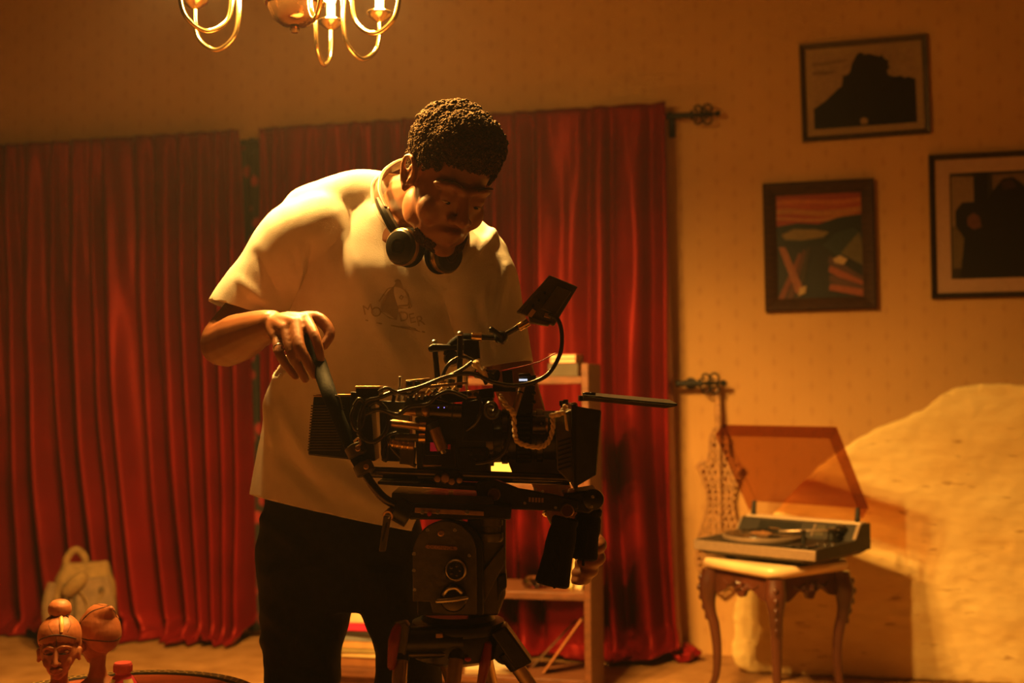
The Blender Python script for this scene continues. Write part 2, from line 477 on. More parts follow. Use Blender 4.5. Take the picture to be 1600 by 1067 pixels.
# trailing corner of cloth on the carpet
mb = MB(); c0 = PZ(1068, 1030, 0.0)
for k in range(9):
    a = k*0.7; p = c0+V((0.035*math.cos(a)*(0.6+0.2*k/8), 0.05*math.sin(a), 0.02+0.01*(k % 3)))
    mb.ell(p, (0.045, 0.035, 0.026), Matrix.Rotation(a, 3, 'Z'))
me = remesh(mb, 0.006, 4)
displace(me, lambda c, m: 0.012*nz(c.x*40, c.y*40, c.z*60), 0.003)
o = wrap_mesh(me, 'cloth_bundle', M_curt, org=c0); tag(o, 'small crumpled heap of red cloth on the carpet beside the curtain end', 'cloth')

# ------------------------------------------------------------------ curtain rods
def scroll(c, ux, uz, r, turns, a0, sgn=1, n=20):
    pts = []
    for i in range(n+1):
        t = i/n; a = a0+sgn*turns*2*math.pi*t; rr = r*(1-0.78*t)
        pts.append(c+ux*(rr*math.cos(a))+uz*(rr*math.sin(a)))
    return pts
UZ = V((0, 0, 1))
def rod(name, px_end, py, px_start, label, fin):
    u1, z = wall_uz(px_end, py, 0.075); u0, _ = wall_uz(px_start, py, 0.075)
    r = thing(name, W((u0+u1)/2, 0.075, z), label, 'curtain rod')
    MB().cyl(W(u0, 0.075, z), W(u1, 0.075, z), 0.0125).build('rod', M_iron, r)
    f = MB(); L = fin
    e = W(u1, 0.075, z)
    f.cyl(e, e+WT*0.012, 0.02); f.tube([e, e+WT*L*0.5, e+WT*L], [0.009, 0.008, 0.005], sub=4)
    for sg in (1, -1):
        for k, (x, rr) in enumerate(((0.25, 0.022), (0.6, 0.026))):
            f.tube(scroll(e+WT*(L*x)+UZ*(sg*0.024), WT, UZ*sg, rr, 1.1, -1.6), 0.0045, n=7, sub=1)
            f.tube(scroll(e+WT*(L*x)+WN*(sg*0.02), WT, WN*sg, rr*0.8, 1.0, -1.6), 0.004, n=7, sub=1)
    f.ell(e+WT*L, (0.013, 0.013, 0.013)); f.ell(e+WT*L*0.45, 0.012)
    f.build('finial', M_iron, r)
    return r, z
r, z = rod('curtain_rod', 1079, 180, -195, 'black iron curtain rod with scrolled finial above the red curtains', 0.11)
for px in (1046, 388):
    b = MB(); u, _ = wall_uz(px, 182, 0.11)
    b.box(W(u, 0.037, z-0.02), (0.014, 0.074, 0.014), Matrix.Rotation(-WA, 3, 'Z')); b.box(W(u, 0.007, z-0.025), (0.025, 0.012, 0.10), Matrix.Rotation(-WA, 3, 'Z'))
    b.cyl(W(u-0.008, 0.075, z), W(u+0.008, 0.075, z), 0.019)
    b.box(W(u, 0.07, z-0.028), (0.014, 0.012, 0.05), Matrix.Rotation(-WA, 3, 'Z'))
    b.build('bracket', M_iron, r, bevel=0.001)
r2, z2 = rod('curtain_rod', 1092, 599, 1056, 'short black iron rod with curled finial at mid height beside the curtain', 0.10)
b = MB(); u, _ = wall_uz(1076, 599, 0.11); b.cyl(W(u, 0, z2), W(u, 0.075, z2), 0.008); b.cyl(W(u, 0, z2), W(u, 0.01, z2), 0.025); b.build('bracket', M_iron, r2)

# ================================================================== ON THE WALL
def flat(c): return mat('print_%d_%d_%d' % tuple(int(x*999) for x in c), c, 0.45, 0, 0.12, 60)
def picture(name, corners, label, fw, fd, fm, board, prints, glassy=True, mat_w=0.0, off=0.012, tilt=0.0):
    uz = [wall_uz(x, y, 0.02) for x, y in corners]      # tl tr br bl
    cu = sum(a for a, _ in uz)/4; cz = sum(b for _, b in uz)/4
    w = ((uz[1][0]-uz[0][0])+(uz[2][0]-uz[3][0]))/2; h = ((uz[0][1]-uz[3][1])+(uz[1][1]-uz[2][1]))/2
    ang = math.atan2((uz[1][1]-uz[0][1])+(uz[2][1]-uz[3][1]), (uz[1][0]-uz[0][0])+(uz[2][0]-uz[3][0]))
    ca, sa = math.cos(ang), math.sin(ang)
    def L(x, y, d):                                     # x,y in -0.5..0.5 of the frame, d off the wall
        X, Y = x*w, y*h
        dd = d+0.004+tilt*(Y+h/2)
        return W(cu+X*ca-Y*sa, dd, cz+X*sa+Y*ca)
    r = thing(name, L(0, -0.5, 0), label, 'picture')
    fx, fy = fw/w, fw/h
    o = [(-.5,-.5),(.5,-.5),(.5,.5),(-.5,.5)]; i = [(-.5+fx,-.5+fy),(.5-fx,-.5+fy),(.5-fx,.5-fy),(-.5+fx,.5-fy)]
    for k in range(4):
        k2 = (k+1) % 4; mb = MB()
        a, b, c, d = o[k], o[k2], i[k2], i[k]
        mid = lambda p, q_, t: (p[0]+(q_[0]-p[0])*t, p[1]+(q_[1]-p[1])*t)
        # outer ledge, raised crown, inner lip: a moulded profile
        prof = [(0, 0), (0, fd*0.8), (0.15, fd), (0.55, fd*0.86), (0.8, fd*0.55), (1, fd*0.45), (1, 0)]
        vs = [L(*mid(a, d, t), z) for t, z in prof]+[L(*mid(b, c, t), z) for t, z in prof]
        n = len(prof)
        mb.add(vs, [tuple(range(n)), tuple(range(2*n-1, n-1, -1))]+[(q_, q_+n, (q_+1) % n+n, (q_+1) % n) for q_ in range(n)])
        mb.build('frame_side', fm, r, ang=50)
    mb = MB(); mb.hexa([L(x, y, 0.001) for x, y in i], [L(x, y, fd*0.25) for x, y in i]); mb.build('backing_board' if not mat_w else 'mat_board', board, r, smooth=False)
    mb = MB(); ms = []
    mx, my = fx+mat_w/w, fy+mat_w/h
    def I(x, y, lay):                                   # x,y in 0..1 of the print area
        return L(-.5+mx+(1-2*mx)*x, -.5+my+(1-2*my)*y, fd*0.25+0.0006+0.0004*lay)
    for lay, (col, poly) in enumerate(prints):
        m_ = flat(col)
        if m_ not in ms: ms.append(m_)
        mb.mi = ms.index(m_)
        mb.add([I(x, y, lay) for x, y in poly], [tuple(range(len(poly)))])
    mb.build('print', ms, r, smooth=False)
    if glassy:
        g = MB(); g.add([L(x, y, fd*0.42) for x, y in i], [(0, 1, 2, 3)]); g.build('glass_pane', M_glass, r, smooth=False)
    return r
M_glass = tint_glass('picture_glass', (0.93, 0.93, 0.9), rough=0.12)
M_frame1 = mat('olive_brown_frame', (0.055, 0.034, 0.012), 0.5, 0, 0.2, 40)
M_frame2 = mat('dark_walnut_frame', (0.045, 0.018, 0.007), 0.6, 0, 0.35, 25, stretch=(1, 1, 6), spec=0.15)
M_frame3 = mat('black_brown_frame', (0.03, 0.017, 0.008), 0.55, 0, 0.3, 40, spec=0.2)
M_board1 = mat('tan_mat_board', (0.55, 0.34, 0.15), 0.8, 0, 0.06, 50)
M_board2 = mat('pale_mat_board', (0.58, 0.36, 0.22), 0.8, 0, 0.05, 50)
full = [(0,0),(1,0),(1,1),(0,1)]
castle = [(0,0),(1,0),(1,.58),(.93,.62),(.90,.6),(.86,.64),(.80,.63),(.74,.66),(.73,.72),(.755,.76),(.74,.82),(.755,.84),(.70,.90),(.69,.94),(.66,.92),(.56,.97),(.52,.96),(.48,1.0),(.44,.97),(.39,.85),(.37,.74),(.33,.70),(.30,.70),(.285,.56),(.24,.52),(.12,.38),(.04,.31),(0,.28)]
picture('framed_picture', [(1247, 70), (1448, 52), (1455, 208), (1255, 222)], 'thin framed picture of a black building silhouette, highest on the wall', 0.022, 0.02, M_frame1, M_board1,
    [((0.52, 0.31, 0.14), full), ((0.33, 0.19, 0.085), [(0,.86),(.2,.87),(.36,.9),(.34,.92),(.1,.9),(0,.91)]), ((0.30,.17,.08), [(0,.74),(.14,.73),(.25,.77),(.1,.79),(0,.78)]),
     ((0.006, 0.006, 0.004), castle), ((0.5, 0.3, 0.12), [(.46,.02),(.52,.03),(.53,.08),(.49,.12),(.45,.09)])], mat_w=0.028)  # last small tan patch paints the bulb's reflection in the glass
def band(y0, y1, a, ph, n=14):
    return [(i/n, y0+a*math.sin(i/n*6+ph)) for i in range(n+1)]+[(i/n, y1+a*math.sin(i/n*6+ph+.4)) for i in range(n, -1, -1)]
# a generic swirling sunset landscape stands here: warm sky bands, dark hills, ochre lake, slanted strokes
scr = [((0.02, 0.02, 0.02), full), ((0.42, 0.05, 0.012), [(0,.68),(1,.74),(1,1),(0,1)]), ((0.62, 0.15, 0.02), band(.9, .95, .012, 0)), ((0.55, 0.20, 0.035), band(.80, .86, .02, 1)),
    ((0.50, 0.08, 0.015), band(.86, .90, .015, .6)), ((0.60, 0.22, 0.05), band(.75, .78, .015, 1.5)),
    ((0.012, 0.018, 0.016), [(0,.70),(.25,.73),(.5,.71),(.75,.77),(1,.79),(1,.5),(0,.5)]), ((0.28, 0.17, 0.05), [(.06,.62),(.2,.67),(.45,.66),(.62,.63),(.55,.58),(.3,.56),(.1,.57)]),
    ((0.03, 0.045, 0.04), [(.55,.5),(.7,.62),(.9,.66),(1,.6),(1,.35),(.7,.4)]), ((0.17, 0.12, 0.05), [(.75,.42),(.97,.62),(1,.5),(1,.3)])]
for k, (x, c) in enumerate(((0.0, (.22,.05,.02)), (.1, (.12,.035,.02)), (.2, (.05,.03,.02)), (.02, (.25,.07,.02)))):
    scr.append((c, [(x, 0), (x+.08, 0), (x+.30-.05*k, .42+.03*k), (x+.26-.05*k, .44+.03*k)] if k < 3 else [(.02,.5),(.1,.5),(.3,.1),(.22,.04)]))
for k in range(4): scr.append(((.26,.06,.02) if k % 2 else (.08,.03,.02), [(.6,.34-.09*k),(1,.12-.09*k if k < 1 else max(0,.1-.05*k)),(1,.19-.04*k),(.62,.40-.09*k)]))
scr += [((0.45, 0.30, 0.13), [(.68,.33),(.78,.31),(.83,.36),(.74,.40),(.66,.37)]), ((.4,.26,.1), [(.24,.02),(.33,.05),(.34,.12),(.26,.1)])]  # two pale patches paint lamp glare from the glass over the landscape
picture('framed_painting', [(1190, 287), (1365, 279), (1371, 482), (1197, 488)], 'dark wood framed painting with orange striped sky, lowest picture on the wall', 0.052, 0.032, M_frame2, M_frame2, scr)
dk = (0.008, 0.007, 0.005)
picture('framed_photograph', [(1450, 243), (1652, 231), (1657, 463), (1457, 466)], 'large black framed picture with pale mat and dark figures, at the right edge', 0.022, 0.024, M_frame3, M_board2,
    [((0.035, 0.026, 0.012), full), ((0.30, 0.19, 0.09), [(.02,.45),(.30,.55),(.28,.96),(.02,.97)]), ((0.22, 0.13, 0.06), [(.5,.7),(.98,.6),(.98,.97),(.5,.97)]), ((.16,.11,.04), [(.02,.1),(.2,.1),(.22,.5),(.02,.5)]),
     (dk, [(.28,.3),(.42,.3),(.45,1),(.28,1)]), (dk, [(.1,.0),(.98,.0),(.98,.55),(.93,.7),(.86,.86),(.74,.94),(.62,.93),(.5,.82),(.44,.74),(.3,.72),(.14,.72),(.06,.64),(.06,.5),(.16,.38)]),
     ((.16,.06,.035), [(.2,.5),(.27,.46),(.36,.48),(.34,.58),(.27,.62),(.2,.58)]), ((.05,.02,.015), [(.6,.9),(.72,.92),(.78,.84),(.62,.82)])], mat_w=0.055)

# ------------------------------------------------------------------ violin-shaped openwork ornament hanging beside the record player
def ornament():
    u0, zt = wall_uz(1122, 640, 0.05); _, zb = wall_uz(1120, 930, 0.05)
    H = zt-zb; sc = H
    r = thing('openwork_ornament', W(u0, 0.04, zb), 'pale openwork violin-shaped wall ornament hanging beside the record player', 'wall ornament')
    mo = mat('aged_cream_fretwork', (0.46, 0.24, 0.085), 0.65, 0, 0.25, 45, bump=0.2)
    half = [(0.0, 0.012), (0.055, 0.06), (0.105, 0.115), (0.125, 0.20), (0.118, 0.28), (0.092, 0.37), (0.068, 0.45), (0.062, 0.53), (0.075, 0.60), (0.092, 0.655), (0.108, 0.70), (0.085, 0.71), (0.058, 0.735), (0.045, 0.79), (0.042, 0.85), (0.02, 0.90)]
    xs = 1.05
    fr = MB()
    for sg in (-1, 1):
        pts = [W(u0+sg*x*H*xs, 0.045, zb+y*H) for x, y in half]
        fr.tube(pts, 0.0065, n=8, sub=4)
        fr.tube(scroll(W(u0+sg*0.108*H*xs, 0.045, zb+0.69*H), WT*sg, UZ, 0.014, 1.1, 1.5), 0.004, n=6, sub=1)
    fr.build('outline', mo, r)
    lt = MB()
    import bisect
    ys = [y for _, y in half]
    def wd(y):
        k = min(max(bisect.bisect(ys, y)-1, 0), len(ys)-2); t = (y-ys[k])/(ys[k+1]-ys[k]); return half[k][0]+(half[k+1][0]-half[k][0])*t
    y = 0.05; row = 0
    while y < 0.86:
        w_ = wd(y)
        nn = max(1, int(w_*2/0.030))
        for k in range(nn):
            x = (k+0.5)/nn*2*w_-w_
            c = W(u0+x*H*xs, 0.045, zb+y*H); rr = 0.0105*H/0.68
            ring = [c+WT*(rr*math.cos(t))+UZ*(rr*1.25*math.sin(t)) for t in [i*math.pi/4 for i in range(8)]]
            lt.tube(ring, 0.0042, n=5, sub=1, closed=True)
        y += 0.036; row += 1
    lt.build('fretwork', mo, r)['kind'] = 'stuff'
    nk = MB(); nk.tube([W(u0, 0.055, zb+0.1*H), W(u0, 0.06, zb+0.6*H), W(u0, 0.055, zb+0.9*H), W(u0, 0.055, zb+0.98*H)], [0.007, 0.009, 0.012, 0.016], n=8, sub=4)
    nk.tube([W(u0, 0.055, zb+0.97*H), W(u0, 0.055, zb+1.03*H), W(u0-0.002, 0.06, zb+1.17*H)], [0.016, 0.012, 0.005], n=8, sub=4)
    nk.build('neck', mo, r)
    bg = MB(); bg.box(W(u0, 0.058, zb+0.22*H), (0.03, 0.012, 0.05), Matrix.Rotation(-WA, 3, 'Z')); bg.tube(scroll(W(u0, 0.058, zb+0.3*H), WT, UZ, 0.02, 1.0, 0), 0.005, n=7, sub=1); bg.build('bridge', mo, r)
ornament()

# ------------------------------------------------------------------ large cream slab behind the small table
def slab():
    D = 4.78                                   # stands in front of the wall
    n0 = (WO-P(1200, 900, D)).dot(-WN)*1.0
    off = (P(1160, 1040, 4.72)-WO).dot(WN)
    pts = [(1166, 1053), (1152, 1044), (1149, 1030), (1142, 1018), (1146, 990), (1145, 960), (1150, 935), (1158, 905), (1180, 850), (1212, 800), (1240, 768), (1285, 727), (1330, 693), (1375, 668), (1420, 652), (1455, 632), (1478, 614), (1510, 602), (1550, 598), (1590, 600), (1640, 612), (1690, 640), (1730, 690), (1745, 760), (1750, 900)]
    uz = [wall_uz(x, y, off) for x, y in pts]
    uz = [(u, max(z, 0.0)) for u, z in uz] + [(wall_uz(1752, 1000, off)[0], 0.0)]
    uz[0] = (uz[0][0], 0.0)
    q = catmull([V((u, z, 0)) for u, z in uz], 4)
    q = [V((p.x+0.006*nz(p.x*40, p.y*40), max(0, p.y+0.004*nz(p.x*50, p.y*30, 4)), 0)) for p in q]
    bm = bmesh.new()
    vs = [bm.verts.new((p.x, 0, p.y)) for p in q]
    f = bm.faces.new(vs)
    bmesh.ops.triangulate(bm, faces=[f])
    bmesh.ops.subdivide_edges(bm, edges=bm.edges, cuts=1)
    r_ = bmesh.ops.extrude_face_region(bm, geom=bm.faces[:])
    bmesh.ops.translate(bm, verts=[v for v in r_['geom'] if isinstance(v, bmesh.types.BMVert)], vec=(0, 0.07, 0))
    mb = MB(); bm.verts.ensure_lookup_table(); bm.verts.index_update()
    mb.add([W(v.co.x, off-v.co.y, v.co.z) for v in bm.verts], [tuple(v.index for v in f.verts) for f in bm.faces]); bm.free()
    me = remesh(mb, 0.012, 6)
    base = uz[0]
    displace(me, lambda c, m: 0.007*nz(c.x*7, c.z*9)+0.004*nz(c.x*22, c.z*40, 3)+0.003*nz(c.x*10, c.z*70, 6)-0.012*max(0, nz(c.x*13, c.z*26, 8)-0.45), 0.002)
    m = mat('cream_plaster', (0.76, 0.53, 0.19), 0.8, 0, 0.0, 3.5, col2=(0.86, 0.66, 0.27), bump=0.5, bscale=26, stretch=(1, 1, 2.4), detail=8, spec=0.2)
    nt = m.node_tree; b = nt.nodes['Principled BSDF']
    # sparse dark scratches and stains
    tc = nt.nodes.new('ShaderNodeTexCoord'); mp = nt.nodes.new('ShaderNodeMapping'); mp.inputs['Scale'].default_value = (6, 6, 26); mp.inputs['Rotation'].default_value = (0, 0.2, 0)
    n3 = nt.nodes.new('ShaderNodeTexNoise'); n3.inputs['Scale'].default_value = 1.6; n3.inputs['Detail'].default_value = 6
    nt.links.new(tc.outputs['Object'], mp.inputs[0]); nt.links.new(mp.outputs[0], n3.inputs['Vector'])
    rp = nt.nodes.new('ShaderNodeValToRGB'); rp.color_ramp.elements[0].position = 0.64; rp.color_ramp.elements[1].position = 0.72
    nt.links.new(n3.outputs['Fac'], rp.inputs[0])
    mx = nt.nodes.new('ShaderNodeMix'); mx.data_type = 'RGBA'; old = b.inputs['Base Color'].links[0].from_socket
    mlt = nt.nodes.new('ShaderNodeMath'); mlt.operation = 'MULTIPLY'; mlt.inputs[1].default_value = 0.65; nt.links.new(rp.outputs[0], mlt.inputs[0])
    nt.links.new(mlt.outputs[0], mx.inputs[0]); nt.links.new(old, mx.inputs[6]); mx.inputs[7].default_value = (0.33, 0.15, 0.04, 1); nt.links.new(mx.outputs[2], b.inputs['Base Color'])
    o = wrap_mesh(me, 'plaster_slab', m, org=W((uz[0][0]+uz[-1][0])/2, off-0.035, 0))
    tag(o, 'large cream textured slab with curved top standing behind the small table', 'panel')
slab()

# ================================================================== SMALL TABLE AND RECORD PLAYER
TB_YAW = rad(-57); TB_D = 4.36
TBC = P(1211, 880, TB_D); TBZ = 0.492
TBC = V((TBC.x, TBC.y, 0))
def side_table():
    r = thing('side_table', TBC, 'small carved wooden side table with pale marble top, under the record player', 'table')
    R = Matrix.Translation(TBC) @ Matrix.Rotation(TB_YAW, 4, 'Z')
    mw = mat('carved_mahogany', (0.075, 0.020, 0.007), 0.35, 0, 0.35, 14, stretch=(1, 1, 0.3), coat=0.3)
    mm = mat('cream_marble', (0.78, 0.55, 0.27), 0.25, 0, 0.1, 8, detail=8)
    s = 0.365; h = s/2
    # marble with ogee edge and clipped corners
    def plan(e, z):
        k = 0.035; a = h+e
        return [V(p) for p in ((-a+k, -a, z), (a-k, -a, z), (a, -a+k, z), (a, a-k, z), (a-k, a, z), (-a+k, a, z), (-a, a-k, z), (-a, -a+k, z))]
    mb = MB(); prof = [(-0.012, TBZ-0.040), (0.006, TBZ-0.034), (0.012, TBZ-0.016), (0.008, TBZ-0.003), (0.0, TBZ)]
    vs = []; [vs.extend(plan(e, z)) for e, z in prof]
    fs = [(k*8+i, k*8+(i+1) % 8, (k+1)*8+(i+1) % 8, (k+1)*8+i) for k in range(4) for i in range(8)]+[tuple(range(7, -1, -1)), tuple(range(32, 40))]
    mb.add(vs, fs); mb.xf(R); mb.build('marble_top', mm, r, ang=60)
    # shaped aprons
    hi = h-0.012; zt = TBZ-0.0405
    for k in range(4):
        Rk = R @ Matrix.Rotation(k*math.pi/2, 4, 'Z'); mb = MB(); n = 24; top = []; bot = []
        for i in range(n+1):
            x = -hi+0.02+(2*hi-0.04)*i/n; t = abs(2*i/n-1)
            zl = 0.058+0.03*t**2.5+0.010*math.cos(t*9) + (0.014 if t < 0.12 else 0)
            top.append(V((x, -hi+0.006, zt))); bot.append(V((x, -hi+0.006-0.006*(1-t*t), zt-zl)))
        vs = top+bot+[p+V((0, 0.016, 0)) for p in top+bot]; n1 = n+1; fs = []
        for i in range(n):
            fs += [(i, i+1, n1+i+1, n1+i), (2*n1+i, 3*n1+i, 3*n1+i+1, 2*n1+i+1), (n1+i, n1+i+1, 3*n1+i+1, 3*n1+i), (i, 2*n1+i, 2*n1+i+1, i+1)]
        mb.add(vs, fs); mb.xf(Rk); ap = mb.build('apron', mw, r, ang=50)
        cv = MB()
        for sg in (-1, 1):
            cv.tube([Rk @ p for p in scroll(V((sg*0.022, -hi-0.002, zt-0.045)), V((sg, 0, 0)), UZ, 0.02, 1.2, 0)], 0.004, n=6, sub=1)
            cv.tube([Rk @ V((sg*0.03, -hi, zt-0.035)), Rk @ V((sg*0.06, -hi, zt-0.045)), Rk @ V((sg*0.085, -hi+0.002, zt-0.03))], [0.005, 0.004, 0.002], n=6)
        cv.ell(Rk @ V((0, -hi-0.002, zt-0.04)), (0.010, 0.010, 0.016)); cv.build('carving', mw, ap)
    # cabriole legs
    for sx, sy in ((-1, -1), (1, -1), (1, 1), (-1, 1)):
        mb = MB(); d = V((sx, sy, 0)).normalized(); n = 26; prof = []
        for i in range(n+1):
            t = i/n; z = zt*(1-t)
            bow = 0.013*math.sin(math.pi*min(1, t/0.42)) - 0.016*math.sin(math.pi*max(0, (t-0.36)/0.64))+0.026*max(0, (t-0.82)/0.18)**2
            w_ = 0.030*(1-0.62*t**0.7)+0.010*math.exp(-((t-0.14)/0.1)**2)+0.008*max(0, (t-0.9)/0.1)
            prof.append((V((sx*(hi-0.012), sy*(hi-0.012), z))+d*bow, w_))
        a = d; b = V((-d.y, d.x, 0))
        mb.loft([(c, a*w_, b*w_) for c, w_ in prof], n=12, pw=0.75); mb.xf(R); lg = mb.build('leg', mw, r, ang=60)
        cv = MB()
        for k in range(5):
            c, w_ = prof[2+k*2]; cv.ell(c+d*w_*0.95, (0.010-0.001*k, 0.010-0.001*k, 0.012))
        cv.xf(R); cv.build('knee_carving', mw, lg)
side_table()

def record_player():
    yaw = rad(-43)
    A = PZ(1080, 846, TBZ+0.045)                    # front-left corner
    B = PZ(1254, 872, TBZ+0.03)
    C = V(((TBC.x+0.028), (TBC.y+0.01), 0))
    w_, d_ = 0.485, 0.385
    R = Matrix.Translation(V((C.x, C.y, TBZ))) @ Matrix.Rotation(yaw, 4, 'Z')
    r = thing('record_player', V((C.x, C.y, TBZ)), 'record player with open smoked brown lid on the marble table', 'record player')
    ms = mat('satin_silver', (0.36, 0.25, 0.15), 0.45, 0.5, 0.08, 60); md = mat('dark_deck', (0.022, 0.016, 0.008), 0.6, 0.0, 0.2, 40); mbk = M_blackp
    hx, hy = w_/2, d_/2
    for sx in (-1, 1):
        for sy in (-1, 1):
            mb = MB(); mb.cyl(V((sx*hx*0.6, sy*hy*0.55, 0)), V((sx*hx*0.6, sy*hy*0.55, 0.012)), 0.018); mb.xf(R); mb.build('foot', M_rubber, r)
    mb = MB(); mb.hexa([V(p) for p in ((-hx+.03, -hy+.03, .012), (hx-.03, -hy+.03, .012), (hx-.03, hy-.02, .012), (-hx+.03, hy-.02, .012))],
                       [V(p) for p in ((-hx+.004, -hy+.004, .030), (hx-.004, -hy+.004, .030), (hx-.004, hy, .030), (-hx+.004, hy, .030))]); mb.xf(R); mb.build('base', mbk, r, smooth=False)
    # main body with raised rear console, silver front and left cheek
    prof = [(-hy, .03), (-hy, .062), (hy-.115, .066), (hy-.075, .115), (hy-.045, .118), (hy, .118), (hy, .03)]
    mb = MB(); mb.prism([V((-hx+.006, y, z)) for y, z in prof], (w_-.012, 0, 0)); mb.xf(R); bd = mb.build('body', md, r, ang=30)
    mb = MB(); mb.box((0, -hy-.002, .046), (w_, .008, .034)); mb.xf(R); mb.build('front_trim', ms, r, bevel=0.0015)
    for sg in (-1, 1):
        mb = MB(); mb.prism([V((sg*(hx-.006), y, z+(.004 if z > .05 else 0))) for y, z in prof], (sg*.008, 0, 0)); mb.xf(R); mb.build('side_cheek', md if sg > 0 else ms, r, bevel=0.001)  # right cheek takes the dark deck colour to stand for its shaded side
    mb = MB(); mb.box((0, hy-.03, .122), (w_-.016, .045, .008)); mb.xf(R); mb.build('rear_ledge', mat('bright_ledge', (0.75, 0.55, 0.33), 0.4, 0.3, 0.05, 40), r, bevel=0.001)
    mb = MB(); mb.box((hx-.004, hy-.093, .096), (.012, .006, .06), Matrix.Rotation(rad(-38), 3, 'X')); mb.xf(R); mb.build('cheek_trim', ms, r)
    # platter, mat, record
    pc = V((-.055, -.035, .066))
    mb = MB(); mb.lathe(pc, UZ, [(.005, 0), (.142, 0), (.145, .004), (.145, .014), (.141, .017), (.005, .017)], 48); mb.xf(R); pl = mb.build('platter', ms, r)
    mb = MB(); pr = [(.003, .0175)]
    for k in range(8): pr += [(.052+.011*k, .0195), (.0565+.011*k, .0190)]
    pr += [(.138, .0195), (.139, .018)]
    mb.lathe(pc, UZ, [(.003, .0175), (.05, .0195)]+pr[1:]+[(.139, .0172), (.003, .0172)], 48); mb.xf(R); mb.build('record', mat('vinyl', (0.008, 0.007, 0.006), 0.22, 0, 0.1, 10), pl)
    mb = MB(); mb.lathe(pc+V((0, 0, .0197)), UZ, [(.003, 0), (.045, 0), (.045, .0006), (.003, .0006)], 32); mb.cyl(pc+V((0, 0, .02)), pc+V((0, 0, .028)), .003); mb.xf(R); mb.build('record_label', mat('amber_label', (0.35, 0.16, 0.05), 0.5), pl)
    # tonearm
    tp = V((hx-.065, hy-.155, .066))
    t = MB(); t.lathe(tp, UZ, [(.026, 0), (.028, .006), (.018, .01), (.014, .03), (.018, .034), (.018, .044), (.004, .046)], 20); t.xf(R); ta = t.build('tonearm_base', M_black, r)
    t = MB(); t.tube([tp+V((.01, .055, .038)), tp+V((0, 0, .038)), tp+V((-.05, -.06, .040)), tp+V((-.12, -.09, .036)), tp+V((-.165, -.085, .032))], .0045, n=8, sub=6); t.xf(R); t.build('tonearm', ms, ta)
    t = MB(); t.box(tp+V((-.18, -.083, .032)), (.045, .018, .012), Matrix.Rotation(rad(-8), 3, 'Z')); t.xf(R); t.build('headshell', M_blackp, ta, bevel=.001)
    t = MB(); t.box(tp+V((-.18, -.083, .040)), (.045, .014, .004), Matrix.Rotation(rad(-8), 3, 'Z')); t.xf(R); t.build('finger_lift', M_chrome, ta)
    t = MB(); t.cyl(tp+V((.005, .03, .038)), tp+V((.012, .065, .038)), .014); t.xf(R); t.build('counterweight', M_black, ta)
    t = MB(); t.cyl(tp+V((-.05, -.11, 0)), tp+V((-.05, -.11, .04)), .007); t.box(tp+V((-.05, -.11, .042)), (.012, .02, .008)); t.xf(R); t.build('arm_rest', M_blackp, ta)
    # deck controls
    for k in range(3):
        t = MB(); t.lathe(V((hx-.05+.018*k, -hy+.10+.02*k, .065)), UZ, [(.007, 0), (.007, .008), (.005, .010), (.001, .0105)], 14); t.xf(R); t.build('knob', M_chrome, r)
    for k in range(3):
        t = MB(); t.box((hx-.115+.03*k, -hy+.06, .0665), (.02, .075, .005)); t.xf(R); t.build('slider_plate', M_blackp, r, bevel=.001)
    R2 = Matrix.Rotation(rad(51), 3, 'X')
    t = MB(); t.box((-.07, hy-.096, .092), (.17, .05, .004), R2); t.xf(R); t.build('display_window', M_blackp, r)
    for k in range(2):
        t = MB(); t.box((.10+.05*k, hy-.096, .092), (.036, .045, .004), R2); t.xf(R); pn = t.build('meter_panel', mat('olive_panel', (.06, .045, .02), .5), r)
    t = MB(); t.box((.073, hy-.096, .093), (.006, .05, .005), R2); t.xf(R); t.build('console_trim', ms, r)
    # smoked lid: an open shallow box hinged at the rear ledge
    ang = rad(53); H = d_-.012; th = .004; dp = .06
    hz = V((0, hy-.035, .135))
    Rl = R @ Matrix.Translation(hz) @ Matrix.Rotation(-ang, 4, 'X')
    ml = tint_glass('smoked_acrylic', (0.76, 0.56, 0.40), gloss=0.03, rough=0.3)
    def lid_part(name, c, s, par=None):
        mb = MB(); mb.box(c, s); mb.xf(Rl); return mb.build(name, ml, par or r, smooth=False)
    lid = lid_part('lid', (0, -H/2, dp), (w_-.02, H, th))
    lid_part('lid_front_wall', (0, -H+th/2, dp/2), (w_-.02, th, dp-th), lid)
    for sg in (-1, 1): lid_part('lid_side_wall', (sg*(w_/2-.01-th/2), -H/2, dp/2), (th, H-2*th, dp-th), lid)
    for sg in (-1, 1):
        mb = MB(); mb.tube([R @ V((sg*(hx-.03), hy-.035, .115)), R @ V((sg*(hx-.03), hy-.035, .135)), Rl @ V((sg*(hx-.03), -.03, .03))], [.009, .010, .008], n=10); mb.build('hinge', M_blackp, r)
record_player()

